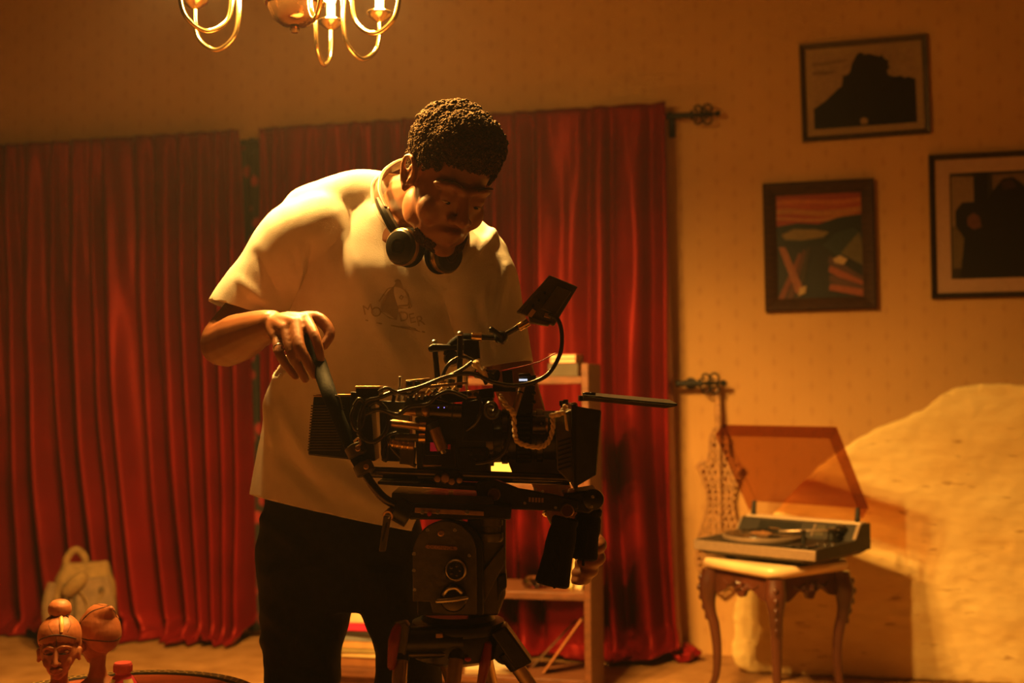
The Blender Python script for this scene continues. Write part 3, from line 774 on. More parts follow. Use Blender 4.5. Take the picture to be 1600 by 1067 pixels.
# ================================================================== CHANDELIER
def bulb_mat():
    m = bpy.data.materials.new('glowing_clear_bulb'); m.use_nodes = True; nt = m.node_tree
    for n in list(nt.nodes): nt.nodes.remove(n)
    out = nt.nodes.new('ShaderNodeOutputMaterial'); ad = nt.nodes.new('ShaderNodeAddShader'); t = nt.nodes.new('ShaderNodeBsdfTransparent'); e = nt.nodes.new('ShaderNodeEmission')
    e.inputs[0].default_value = (1.0, .55, .2, 1); e.inputs[1].default_value = 6.0
    nt.links.new(t.outputs[0], ad.inputs[0]); nt.links.new(e.outputs[0], ad.inputs[1]); nt.links.new(ad.outputs[0], out.inputs[0])
    return m
M_bulb = bulb_mat()
def chandelier():
    r = thing('chandelier', V((CHX, CHY, 1.95)), 'brass chandelier with curved arms and candle lamps at the top edge', 'chandelier')
    c = V((CHX, CHY, 0))
    mb = MB(); mb.lathe(c+V((0, 0, 1.9536)), UZ, [(.001, -.012), (.008, -.010), (.012, -.002), (.008, .004), (.03, .008), (.05, .022), (.062, .048), (.064, .062)], 32); mb.build('bowl', mat('amber_mirror_glass', (.26, .13, .055), .07, .9, .3, 14), r)
    mb = MB(); mb.lathe(c+V((0, 0, 2.0102)), UZ, [(.05, .0), (.069, .0), (.072, .005), (.069, .011), (.05, .016), (.035, .05), (.028, .09), (.04, .12), (.03, .16), (.012, .2), (.012, RH-2.0922), (.05, RH-2.0622), (.05, RH-2.0112)], 32); mb.build('column', M_brass, r)
    for a in CH_ANG:
        d = V((math.cos(rad(a)), math.sin(rad(a)), 0))
        def q_(rr, z): return c+d*(rr*.898)+V((0, 0, 1.12+(z-1.14)*.975))
        mb = MB(); mb.tube([q_(.03, 2.19), q_(.085, 2.26), (q_(.145, 2.24)), q_(.163, 2.14), q_(.164, 2.045), q_(.178, 1.99), q_(.228, 1.962), q_(.278, 1.99), q_(.294, 2.035), q_(.295, 2.075)], .0058, n=10, sub=6); am = mb.build('arm', M_brass, r)
        mb = MB(); mb.lathe(q_(.295, 2.068), UZ, [(.006, 0), (.012, .004), (.030, .016), (.034, .024), (.032, .026), (.012, .022), (.010, .03)], 24); mb.build('drip_cup', M_brass, am)
        mb = MB(); mb.cyl(q_(.295, 2.09), q_(.295, 2.135), .0105, n=16); mb.build('candle_sleeve', mat('ivory_sleeve', (.8, .65, .4), .5), am)
        mb = MB(); mb.lathe(q_(.295, 2.135), UZ, [(.006, 0), (.012, .008), (.016, .022), (.013, .04), (.006, .06), (.001, .068)], 16)
        mb.build('bulb', M_bulb, am)
chandelier()

# ================================================================== BOOKSHELF
SH_R = P(912, 900, 4.27)                    # front right corner of the right-hand panel
SHO = V((SH_R.x, SH_R.y, 0))
def S(u, dn, z):                            # shelf frame: u to the left of the right panel (negative), dn back to the wall
    return SHO + WT*u - WN*dn + V((0, 0, z))
SHW, SHD, SHT = 1.02, 0.27, 0.024
def shelf():
    r = thing('bookshelf', S(-SHW/2, 0, 0), 'open brown wooden bookshelf standing before the red curtain', 'bookshelf')
    zt = P(912, 568, 4.27).z
    Rm = Matrix.Rotation(-WA, 3, 'Z')
    for u in (SHT/2, -SHW-SHT/2):
        mb = MB(); mb.box(S(u, SHD/2, zt/2), (SHT, SHD, zt), Rm); mb.build('side_panel', M_wood, r, bevel=0.002)
    zs = []
    for py in (590, 758, 928, 1064):
        z = P(850, py, 4.29).z; zs.append(z)
        mb = MB(); mb.box(S(-SHW/2, SHD/2, z-0.010), (SHW, SHD-0.006, 0.026), Rm); mb.build('shelf_board', M_wood, r, bevel=0.002)
    mb = MB(); mb.box(S(-SHW/2, 0.04, (zs[3]-0.023)/2), (SHW, 0.018, zs[3]-0.025), Rm); mb.build('plinth', M_wood, r, bevel=0.001)
    return [z+0.003 for z in zs]
SZ = shelf()
M_page = mat('book_pages', (0.72, 0.55, 0.32), 0.8, 0, 0.12, 60, stretch=(1, 1, 25))
def book(name, base, size, R, cover, label, group=None, cat='book'):
    """lying book: base centre, (width, depth, thickness); spine faces -y"""
    w_, d_, t_ = size
    r = thing(name, base, label, cat, group)
    M4 = Matrix.Translation(base) @ R.to_4x4()
    ct = min(0.003, t_*0.14)
    mb = MB(); mb.box((0, 0, ct/2), (w_, d_, ct)); mb.box((0, 0, t_-ct/2), (w_, d_, ct)); mb.box((0, -d_/2+ct/2, t_/2), (w_, ct, t_)); mb.xf(M4)
    me = mb.build('cover', cover, r, bevel=0.0006)
    mb = MB(); mb.box((0, 0.002, t_/2), (w_-.008, d_-.006, t_-2*ct)); mb.xf(M4); mb.build('pages', M_page, r, smooth=False)
    return r
def cv(n, c, **k): return mat('cover_'+n, c, 0.45, 0, 0.12, 25, **k)
RW = Matrix.Rotation(-WA, 3, 'Z')
# stack seen between the legs
uc = (P(556, 1000, 4.4)-SHO).dot(WT)
z = SZ[3]
stack = [('brown', (.26, .10, .03), .036, 'thick brown book at the bottom of the stack behind the man'), ('cream_a', (.72, .5, .2), .016, 'yellowish thin book above the thick brown one in the stack'),
    ('olive', (.30, .22, .08), .014, 'olive thin book in the middle of the stack on the bottom shelf'), ('tan', (.5, .27, .09), .026, 'tan book below the blue-grey one in the bottom shelf stack'),
    ('bluegrey', (.20, .21, .20), .020, 'blue-grey book in the stack seen between the legs'), ('charcoal', (.03, .025, .02), .018, 'black book just under the magenta one in the stack'),
    ('magenta', (.62, .02, .08), .026, 'bright magenta book second from the top of the stack'), ('pale', (.76, .5, .25), .040, 'pale thick book with dark ring, topmost of the stack between the legs')]
for k, (n, c, t, lab) in enumerate(stack):
    book('stacked_book', S(uc+0.012*math.sin(k*2.1), 0.125+0.006*math.cos(k*1.7), z+0.0005), (.225-.01*(k % 3), .165, t), RW @ Matrix.Rotation(rad(3*math.sin(k*3.3)), 3, 'Z'), cv(n, c), lab, 'books stacked on the bottom shelf')
    z += t+0.0006
mb = MB(); cc = S(uc+.0, 0.10, z-.0003); mb.lathe(cc, UZ, [(.028, .0), (.028, .0006), (.012, .0008), (.012, .0)], 24); o = mb.build('round_coaster', cv('ringdark', (.10, .04, .02)), org=cc); tag(o, 'small dark round disc lying on top of the pale book', 'coaster')
# magazines beside the tripod
uc2 = (P(778, 1045, 4.4)-SHO).dot(WT); z = SZ[3]
for k, (n, c, t, lab) in enumerate((('grey_mag', (.4, .28, .14), .014, 'thick tan magazine at the bottom of the low pile behind the tripod leg'), ('white_mag', (.75, .6, .38), .008, 'cream magazine in the middle of the low pile behind the tripod leg'), ('print_mag', (.55, .45, .33), .010, 'printed magazine on top of the low pile behind the tripod leg'))):
    book('magazine', S(uc2-.03+0.01*k, 0.11, z+.0005), (.20, .15, t), RW @ Matrix.Rotation(rad(12-7*k), 3, 'Z'), cv(n, c), lab, 'magazines on the bottom shelf', 'magazine'); z += t+.0006
mb = MB()
for k in range(4): mb.box(S(uc2-.06+.03*k, .08, z+.0006), (.012, .05, .0008), RW)
o = mb.build('leaflet', cv('ink', (.05, .03, .02)), org=S(uc2, .08, z)); bpy.data.objects.remove(o)
# books on the top shelf
ut = (P(880, 560, 4.35)-SHO).dot(WT); z = SZ[0]
for k, (n, c, t, w_, lab) in enumerate((('slate', (.07, .05, .025), .048, .108, 'dark olive box-like book at the bottom of the pile on the top shelf'), ('pinkedge', (.55, .10, .07), .014, .098, 'thin red-edged book in the middle of the pile on the top shelf'), ('pinktop', (.62, .16, .10), .016, .098, 'thin pinkish book topmost on the upper shelf pile'))):
    book('shelf_book', S(ut, .13, z+.0005), (w_, .15, t), RW @ Matrix.Rotation(rad(180 if k else 0), 3, 'Z'), cv(n, c), lab, 'books on the top shelf'); z += t+.0006
# upright pale books beside the ashtray
uy = (P(884, 915, 4.33)-SHO).dot(WT)
for k, (n, c, t, du, lab) in enumerate((('lemon', (.72, .60, .06), .013, 0, 'thin lemon yellow book leaning upright behind the camera grips'), ('creamy', (.80, .60, .27), .026, .023, 'cream book standing beside the lemon yellow one'))):
    R = RW @ Matrix.Rotation(rad(90+9), 3, 'Y') @ Matrix.Rotation(rad(90), 3, 'Z')
    R = RW @ Matrix.Rotation(rad(11), 3, 'Y') @ Matrix(((0, 0, 1), (1, 0, 0), (0, 1, 0)))
    b0 = S(uy+du, .15, SZ[2]+.003) ; hgt = .15 if k == 0 else .16
    book('upright_book', b0+R @ V((0, hgt/2, 0)), (.13, hgt, t), R, cv(n, c), lab, 'upright books on the middle shelf')
# a pale card and a paper stack on the shelf behind the lens
um = (P(772, 745, 4.36)-SHO).dot(WT)
mp = mat('pale_card', (.86, .66, .30), .7, 0, .04, 30)
mb = MB(); a = S(um-.085, .15, SZ[1]); b = S(um+.095, .15, SZ[1]); c = S(um+.0, .17, SZ[1]+.125)
mb.prism([a, b, c], -WN*.05); o = mb.build('folded_card', mp, org=S(um, .15, SZ[1]), bevel=.001); tag(o, 'pale yellow tent-folded card on the shelf behind the lens', 'card')
up = (P(872, 750, 4.32)-SHO).dot(WT)
book('notebook', S(up, .10, SZ[1]+.0005), (.09, .14, .016), RW, cv('ivory', (.84, .6, .3)), 'ivory notebook lying on the shelf behind the lens hood')
# glass ashtray
ca = S((P(832, 912, 4.33)-SHO).dot(WT), .10, SZ[2]+.0005)
mg = mat('cut_glass', (.95, .88, .75), .03, 0, .02, 20, trans=1.0, ior=1.45)
mb = MB(); n = 24; prof = [(.034, 0), (.046, .006), (.051, .020), (.049, .034), (.043, .036), (.038, .02), (.03, .010), (.002, .009)]
mb.lathe(ca, UZ, prof, 24)
for k in range(12):
    a = k*math.pi/6; mb.ell(ca+V((.050*math.cos(a), .050*math.sin(a), .018)), (.006, .006, .012), n=8, m=6)
o = mb.build('glass_ashtray', mg, org=ca); tag(o, 'clear cut glass ashtray on the shelf beside the camera grip', 'ashtray')
# thin boards leaning in the lowest compartment
for k, (x0, x1, y1, lab) in enumerate(((846, 910, 968, 'thin brown board leaning against the right shelf panel in the bottom compartment'), (826, 893, 978, 'dark thin board leaning behind the brown board in the bottom compartment'))):
    d = 4.34+.07*k
    ua = (P(x0, 1062, d)-SHO).dot(WT); ub = (P(x1, y1, d)-SHO).dot(WT)-.004; zb = P(x1, y1, d).z
    dn = .06+.09*k; a = S(ua, dn, SZ[3]+.006); b = S(ub, dn, zb); nrm = (b-a).cross(WN).normalized()*.007
    mb = MB(); mb.prism([a-nrm*.5, b-nrm*.5, b+nrm*.5, a+nrm*.5], -WN*(.08+.02*k)); o = mb.build('leaning_board', mat('board_%d' % k, (.34, .13, .04) if k == 0 else (.10, .05, .02), .5, 0, .2, 12), org=a, bevel=.001); tag(o, lab, 'board', 'boards leaning in the bookshelf')

# ================================================================== BACKPACK
def backpack():
    bz = wall_hit(132, 975, 0.43); D = bz.y
    r = thing('backpack', V((bz.x, D, 0)), 'tan and grey backpack standing against the red curtain', 'backpack')
    Rm = Matrix.Rotation(rad(24), 3, 'Z'); s = D/F
    def B(x, y, z): return V((bz.x, D, 0))+Rm @ V((x, y, z))
    mk = mat('tan_canvas', (.27, .165, .055), .85, 0, .2, 30, bump=.3, bscale=200); mgz = mat('grey_canvas', (.23, .145, .07), .85, 0, .2, 30, bump=.3, bscale=200); mdk = mat('strap_webbing', (.10, .065, .03), .8, 0, .2, 60)
    H = .375
    mb = MB(); secs = []
    for k in range(13):
        t = k/12; z = .0+H*t; w_ = .135*(1-.10*t-.35*max(0, t-.78)/.22*.6); d_ = .075*(1-.22*t-.5*max(0, t-.8)/.2*.7)
        secs.append((B(0, 0, z), Rm @ V((w_, 0, 0)), Rm @ V((0, d_, 0))))
    mb.loft(secs, 28, .6); me = remesh(mb, .007, 8)
    displace(me, lambda c, m: .006*nz(c.x*22, c.y*22, c.z*14), .002)
    wrap_mesh(me, 'main_bag', mk, r)
    mb = MB(); secs = []
    for k in range(11):
        t = k/10; z = .015+.30*t; w_ = .098*(1-.25*max(0, t-.6)/.4); secs.append((B(.022, -.072+.012*t, z), Rm @ V((w_, 0, 0)), Rm @ V((0, .034*(1-.3*t), 0))))
    mb.loft(secs, 24, .6); me = remesh(mb, .006, 6); fp = wrap_mesh(me, 'front_panel', mgz, r)
    mb = MB()
    for sg in (-1, 1): mb.tube([B(.022+sg*.03, -.112, .02), B(.022+sg*.042, -.113, .12), B(.022+sg*.02, -.108, .21), B(.022+sg*.05, -.098, .27)], .004, n=6)
    for k in range(6): mb.tube([B(.005, -.112, .05+.025*k), B(.022, -.115, .06+.025*k), B(.04, -.112, .052+.025*k)], .003, n=5)
    mb.build('piping', mk, fp); mb = MB(); mb.ell(B(.06, -.098, .265), (.012, .006, .018)); mb.build('grommet', mdk, fp)
    mb = MB(); mb.tube([B(-.07, -.085, .27), B(-.045, -.10, .30), B(-.02, -.09, .32)], [.03, .034, .03], n=10, balls=True); me = remesh(mb, .006, 5); wrap_mesh(me, 'top_pocket', mk, r)
    mb = MB(); mb.tube([B(-.07, 0, H-.03), B(-.072, 0, H+.02), B(-.035, 0, H+.055), B(.0, 0, H+.02), B(.0, 0, H-.02)], [.014, .016, .016, .016, .014], n=8); mb.build('handle', mk, r)
    for x in (-.085, -.05):
        mb = MB(); mb.tube([B(x, -.08, .30), B(x+.004, -.088, .18), B(x-.01, -.085, .03)], [.009, .01, .008], n=6); mb.build('strap', mdk, r)
    mb = MB(); mb.tube([B(-.13, -.02, .30), B(-.15, -.03, .2), B(-.14, -.02, .03)], [.02, .024, .018], n=8); mb.build('shoulder_strap', mgz, r)
backpack()

# ================================================================== ROUND TABLE WITH CARVED HEADS
TZ = 0.458
def round_table():
    c = P(172, 900, 2.55); c = V((c.x, c.y, 0)); Rr = .31
    r = thing('round_table', c, 'round reddish wooden table with patterned dark rim in the left foreground', 'table')
    mt = mat('red_lacquer_wood', (.26, .05, .018), .3, 0, .3, 8, stretch=(1, 5, 5), coat=.3)
    mb = MB(); mb.lathe(c, UZ, [(.01, TZ-.028), (Rr-.03, TZ-.028), (Rr-.012, TZ-.012), (Rr-.022, TZ-.001), (.01, TZ)], 96); mb.build('table_top', mt, r)
    mr = bpy.data.materials.new('greek_key_rim'); mr.use_nodes = True; nt = mr.node_tree; b = nt.nodes['Principled BSDF']
    tc = nt.nodes.new('ShaderNodeTexCoord'); sp = nt.nodes.new('ShaderNodeSeparateXYZ'); nt.links.new(tc.outputs['Object'], sp.inputs[0])
    def mm(op, a, b_=None):
        n_ = nt.nodes.new('ShaderNodeMath'); n_.operation = op
        for i, x in enumerate((a, b_)):
            if x is None: continue
            if isinstance(x, (int, float)): n_.inputs[i].default_value = x
            else: nt.links.new(x, n_.inputs[i])
        return n_.outputs[0]
    an = mm('MULTIPLY', mm('ARCTAN2', sp.outputs[1], sp.outputs[0]), 40.0)
    rr = mm('SQRT', mm('ADD', mm('MULTIPLY', sp.outputs[0], sp.outputs[0]), mm('MULTIPLY', sp.outputs[1], sp.outputs[1])))
    s1 = mm('ABSOLUTE', mm('SINE', an)); k = mm('MULTIPLY', mm('SUBTRACT', rr, Rr-.012), 1/.012)
    dd = mm('ADD', mm('MULTIPLY', s1, s1), mm('MULTIPLY', k, k)); ring = mm('LESS_THAN', mm('ABSOLUTE', mm('SUBTRACT', dd, .75)), .28)
    mx = nt.nodes.new('ShaderNodeMix'); mx.data_type = 'RGBA'; nt.links.new(ring, mx.inputs[0]); mx.inputs[6].default_value = (.02, .014, .006, 1); mx.inputs[7].default_value = (.26, .15, .04, 1)
    nt.links.new(mx.outputs[2], b.inputs['Base Color']); b.inputs['Roughness'].default_value = .45
    mb = MB(); mb.lathe(c, UZ, [(Rr-.026, TZ-.02), (Rr, TZ-.02), (Rr+.003, TZ-.006), (Rr, TZ+.004), (Rr-.024, TZ+.004), (Rr-.026, TZ)], 96, caps=False); mb.build('rim', mr, r)
    mb = MB(); mb.lathe(c, UZ, [(.17, 0), (.17, .02), (.06, .05), (.04, .12), (.055, .25), (.04, .34), (.09, .41), (.12, TZ-.03)], 40); mb.build('pedestal', mt, r)
    return c
RTC = round_table()
M_carved = mat('carved_redwood', (.30, .085, .028), .5, 0, .0, 22, bump=.35, bscale=70, col2=(.50, .17, .06), stretch=(1, 1, .5), detail=7)
M_groove = mat('carved_groove', (.05, .015, .006), .7)
def carved_head(name, loc, yaw, H, kind, label):
    r = thing(name, loc, label, 'sculpture', 'carved wooden heads on the round table')
    R = Matrix.Translation(loc) @ Matrix.Rotation(yaw, 4, 'Z') @ Matrix.Scale(H, 4)
    # unit figure: z 0..1, face toward -y
    mb = MB()
    mb.loft([(V((0, .03, z)), V((a, 0, 0)), V((0, b, 0))) for z, a, b in ((0, .26, .17), (.06, .27, .18), (.14, .20, .14), (.20, .10, .09), (.30, .072, .078), (.42, .080, .09))], 24)
    zc = .58
    mb.ell((0, 0, .56), (.155, .165, .20)); mb.ell((0, -.025, .45), (.108, .125, .125)); mb.ell((0, -.085, .365), (.052, .05, .05))
    mb.ell((0, .05, .66), (.165, .19, .155))
    mb.tube([V((0, -.15, .585)), V((0, -.185, .515)), V((0, -.20, .475))], [.018, .023, .026], n=10, balls=True)
    for s_ in (-1, 1):
        mb.ell((s_*.028, -.172, .472), (.018, .020, .016)); mb.ell((s_*.062, -.135, .565), (.042, .025, .022)); mb.ell((s_*.072, -.092, .48), (.05, .045, .06))
        mb.tube([V((s_*.02, -.158, .60)), V((s_*.065, -.155, .615)), V((s_*.12, -.115, .595))], [.014, .014, .010], n=8, balls=True)
        mb.ell((s_*.165, .02, .52), (.022, .04, .06)); mb.ell((s_*.175, .03, .545), (.018, .03, .03)); mb.ell((s_*.17, .01, .475), (.018, .02, .02))
    mb.tube([V((-.052, -.15, .415)), V((0, -.178, .422)), V((.052, -.15, .415))], [.010, .020, .010], n=8, balls=True)
    mb.tube([V((-.045, -.148, .395)), V((0, -.172, .392)), V((.045, -.148, .395))], [.010, .021, .010], n=8, balls=True)
    me = remesh(mb, .008, 3)
    me.transform(R); body = wrap_mesh(me, 'carved_body', M_carved, r)
    # hair cap
    hm = MB()
    if kind == 'bun':
        hm.ell((0, .045, .675), (.178, .20, .185)); hm.ell((0, .10, .60), (.17, .15, .16))
        hm.loft([(V((0, .05, z)), V((a, 0, 0)), V((0, a, 0))) for z, a in ((.83, .075), (.865, .07), (.87, .085), (.90, .092), (.94, .088), (.975, .06), (.985, .02))], 20)
        cut = lambda p: p.z > .665 - .9*max(0, p.y+.02) - .25*abs(p.x)
    else:
        hm.ell((0, .06, .685), (.185, .215, .20)); hm.ell((0, .12, .64), (.17, .17, .19)); hm.tube([V((0, .06, .76)), V((0, .16, .82)), V((0, .25, .895))], [.155, .11, .02], n=20, balls=True)
        cut = lambda p: p.z > .64 - .75*max(0, p.y+.05)
    me = remesh(hm, .011, 3)
    bm = bmesh.new(); bm.from_mesh(me)
    dl = [f for f in bm.faces if not cut(f.calc_center_median())]
    bmesh.ops.delete(bm, geom=dl, context='FACES'); bm.to_mesh(me); bm.free()
    hb_ = BVHTree.FromPolygons([v.co.copy() for v in me.vertices], [tuple(p.vertices) for p in me.polygons])
    def onh(pts_): return [hb_.find_nearest(p)[0] for p in catmull([V(p) for p in pts_], 8)]
    me.transform(R); hair = wrap_mesh(me, 'carved_hair', M_carved, r)
    so = hair.modifiers.new('solid', 'SOLIDIFY'); so.thickness = .02*H; so.offset = 0
    g = MB()
    if kind == 'bun':
        g.tube(onh([(-.16, -.07, .66), (-.08, -.145, .705), (0, -.155, .72), (.08, -.145, .705), (.16, -.07, .66)]), .0135, n=6, sub=1)
        g.tube(onh([(-.02, -.16, .73), (-.07, -.10, .80), (-.06, .0, .88)]), .0115, n=6, sub=1); g.tube(onh([(.09, -.13, .73), (.11, -.06, .80), (.07, .0, .87)]), .0115, n=6, sub=1)
        g.tube([V((0, -.155, .71)), V((.004, -.162, .66)), V((.0, -.158, .62))], .005, n=6); g.tube([V((.085*math.cos(t), .05+.085*math.sin(t), .868)) for t in [i*math.pi/8 for i in range(16)]], .006, n=6, sub=1, closed=True)
        g.xf(R); g.build('groove', M_groove, hair)
        e = MB(); e.tube([V((.02, -.03, .85)), V((.035, -.10, .80)), V((.04, -.14, .735))], [.02, .022, .016], n=10); e.xf(R); e.build('parting_inlay', mat('pale_inlay', (.62, .33, .10), .45), hair)
    else:
        for q_ in ([(-.17, -.06, .62), (-.10, .10, .86), (0, .23, .885)], [(.0, -.15, .72), (.02, .02, .885), (0, .23, .89)], [(.17, -.06, .62), (.10, .10, .86), (0, .23, .885)], [(-.19, .02, .60), (-.15, .22, .60), (0, .285, .58), (.15, .22, .60), (.19, .02, .60)], [(-.17, .16, .66), (-.12, .22, .78), (0, .24, .88)]):
            g.tube(onh(q_), .0135, n=6, sub=1)
        g.xf(R); g.build('groove', M_groove, hair)
    ed = MB()
    for s_ in (-1, 1):
        ed.tube([V((s_*.025, -.160, .556)), V((s_*.062, -.160, .552)), V((s_*.105, -.128, .556))], [.005, .008, .005], n=6)
    ed.tube([V((-.05, -.158, .405)), V((0, -.186, .407)), V((.05, -.158, .405))], .004, n=6)
    ed.xf(R); ed.build('carved_lines', M_groove, body)['kind'] = 'stuff'
h1 = P(92, 1000, 2.50); h2 = P(150, 1010, 2.64)
carved_head('carved_head', V((h1.x, h1.y, TZ)), rad(12), .231, 'bun', 'carved wooden head of a woman with hair bun, facing forward')
carved_head('carved_head', V((h2.x, h2.y, TZ)), rad(-128), .215, 'cap', 'carved wooden head with grooved cap of hair, turned away')
def bottle():
    c = P(192, 1040, 2.36); c = V((c.x, c.y, TZ))
    r = thing('plastic_bottle', c, 'small pink plastic bottle with pale label on the round table', 'bottle')
    mp_ = mat('pink_plastic', (.75, .06, .10), .3, 0, .08, 20)
    mb = MB(); mb.lathe(c, UZ, [(.02, 0), (.029, .004), (.030, .02), (.030, .075), (.027, .092), (.019, .106), (.014, .112), (.014, .118)], 28); mb.build('bottle_body', mp_, r)
    mb = MB(); mb.lathe(c+V((0, 0, .116)), UZ, [(.0165, 0), (.0172, .002), (.0172, .015), (.0155, .018), (.002, .018)], 28); cp = mb.build('cap', mat('salmon_cap', (.75, .10, .09), .4, 0, .05, 20), r)
    mb = MB()
    for k in range(28):
        a = k*2*math.pi/28; mb.box(c+V((.0174*math.cos(a), .0174*math.sin(a), .123)), (.0012, .0012, .012), Matrix.Rotation(a, 3, 'Z'))
    mb.build('cap_ridges', mat('salmon_cap', (0, 0, 0)), cp)['kind'] = 'stuff'
    mb = MB()
    for a0, a1 in ((-150, -112), (-70, -20), (30, 80)):
        n = 8; vs = []; fs = []; prof = [(.0305, .02), (.0306, .076), (.0276, .093), (.0205, .105)]
        for rr, hh in prof:
            for i in range(n+1):
                t = rad(a0+(a1-a0)*i/n); vs.append(c+V((rr*math.cos(t), rr*math.sin(t), hh)))
        for k in range(3):
            for i in range(n): fs.append((k*(n+1)+i, k*(n+1)+i+1, (k+1)*(n+1)+i+1, (k+1)*(n+1)+i))
        m_ = MB(); m_.add(vs, fs); m_.build('label_panel', mat('cream_label', (.82, .58, .22), .45), r)
bottle()

# ================================================================== THE CAMERA OPERATOR
M_skin = mat('brown_skin', (.26, .095, .036), .42, 0, .10, 18, bump=.08, bscale=320, spec=.45)
M_shirt = mat('white_cotton', (.78, .74, .66), .85, 0, .03, 40, bump=.15, bscale=420, spec=.2)
M_trou = mat('black_cotton', (.010, .0095, .006), .8, 0, .25, 60, bump=.2, bscale=350, spec=.25)
M_hair = mat('black_curly_hair', (.068, .037, .015), .95, 0, .35, 120, bump=.5, bscale=260, spec=.1)
M_ring = mat('silver_ring', (.7, .65, .55), .2, 1, .05, 50)
PF = V((P(520, 800, 2.76).x, 2.76, 0))
person = thing('person', PF, 'man in white t-shirt and black trousers leaning over the film camera', 'person')

HC = P(700, 280, 2.43)
yw, pt = rad(25), rad(36)
hF = V((math.sin(yw)*math.cos(pt), -math.cos(yw)*math.cos(pt), -math.sin(pt)))
hR = hF.cross(UZ).normalized(); hR = Matrix.Rotation(rad(-7), 3, hF) @ hR; hU = hR.cross(hF).normalized()
HM = Matrix(((hR.x, hF.x, hU.x, HC.x), (hR.y, hF.y, hU.y, HC.y), (hR.z, hF.z, hU.z, HC.z), (0, 0, 0, 1)))
HS = 1.03
def Hd(x, y, z): return HM @ V((x*HS, y*HS, z*HS))
HR3 = HM.to_3x3()
shR, shL = P(480, 362, 2.66), P(742, 405, 2.58)         # shoulders (image left / right)
elR, elL = P(350, 532, 2.63), P(822, 650, 2.56)
wrR, wrL = P(424, 508, 2.43), P(886, 822, 2.47)
neckB = P(640, 345, 2.60)

body = MB()
# head
body.ell(Hd(0, -.012, .042), V((.077, .098, .086))*HS, HR3, 24, 16)
body.ell(Hd(0, .026, -.02), V((.066, .074, .088))*HS, HR3, 24, 16)
body.ell(Hd(0, .040, -.082), V((.056, .056, .044))*HS, HR3); body.ell(Hd(0, .082, -.108), V((.026, .020, .019))*HS, HR3)
for s_ in (-1, 1):
    body.ell(Hd(s_*.044, .058, -.040), V((.026, .030, .032))*HS, HR3)
    body.ell(Hd(s_*.055, .005, -.070), V((.014, .04, .034))*HS, HR3)
    body.tube([Hd(s_*.006, .097, .022), Hd(s_*.032, .094, .028), Hd(s_*.056, .070, .018)], [.008, .009, .008], n=8, balls=True)
    body.ell(Hd(s_*.032, .086, .004), V((.018, .0125, .011))*HS, HR3); body.ell(Hd(s_*.032, .083, -.012), V((.017, .010, .006))*HS, HR3)
    body.ell(Hd(s_*.017, .108, -.036), V((.011, .012, .010))*HS, HR3)
    # ear: helix, antihelix, lobe
    ex = s_*.079
    body.ell(Hd(ex-s_*.004, -.004, -.008), V((.007, .018, .030))*HS, HR3)
    body.tube([Hd(ex, .013, -.004), Hd(ex+s_*.004, .012, .018), Hd(ex+s_*.008, -.004, .030), Hd(ex+s_*.011, -.021, .020), Hd(ex+s_*.010, -.024, .0), Hd(ex+s_*.006, -.014, -.022), Hd(ex+s_*.003, .002, -.034)], [.0045, .005, .0052, .0055, .0052, .006, .007], n=8, sub=4, balls=True)
    body.tube([Hd(ex+s_*.002, .012, -.010), Hd(ex+s_*.004, .011, -.018)], [.006, .005], n=8, balls=True)
body.tube([Hd(0, .094, .018), Hd(0, .108, -.008), Hd(0, .121, -.030)], [.009, .011, .014], n=10, balls=True)
body.tube([Hd(-.026, .086, -.070), Hd(-.010, .102, -.065), Hd(0, .103, -.067), Hd(.010, .102, -.065), Hd(.026, .086, -.070)], [.005, .0085, .0085, .0085, .005], n=8, balls=True)
body.tube([Hd(-.024, .086, -.080), Hd(0, .101, -.083), Hd(.024, .086, -.080)], [.005, .0105, .005], n=8, balls=True)
# neck and torso under the shirt
body.tube([Hd(0, -.030, .0), Hd(0, -.048, -.06), neckB+V((.012, .0, .035)), neckB+V((-.01, .03, -.05))], [.062, .062, .070, .10], n=18, balls=True)
body.loft([(P(522, 850, 2.78), V((.135, 0, 0)), V((0, .09, 0))), (P(528, 760, 2.78), V((.155, 0, 0)), V((0, .10, .0))), (P(555, 640, 2.75), V((.165, 0, 0)), V((0, .105, .01))), (P(592, 500, 2.70), V((.185, 0, -.01)), V((0, .105, .03))), (P(615, 410, 2.66), V((.19, -.02, -.02)), V((0, .10, .04))), (P(628, 360, 2.64), V((.13, -.02, -.015)), V((0, .075, .04)))], 24)
for a, b_ in ((shR, neckB+V((-.04, .02, -.05))), (shL, neckB+V((.06, .02, -.06)))): body.tube([a+V((0, .015, -.02)), b_+V((0, .02, -.03))], [.042, .05], n=14, balls=True)
# arms
body.tube([shR+V((0, .01, 0)), shR.lerp(elR, .5)+V((-.006, .018, 0)), elR, elR.lerp(wrR, .35)+V((0, 0, -.004)), elR.lerp(wrR, .7), wrR], [.045, .042, .050, .051, .040, .031], n=16, sub=5, balls=True)
body.tube([shL, shL.lerp(elL, .5), elL, elL.lerp(wrL, .4), wrL], [.055, .050, .043, .042, .029], n=16, sub=5, balls=True)
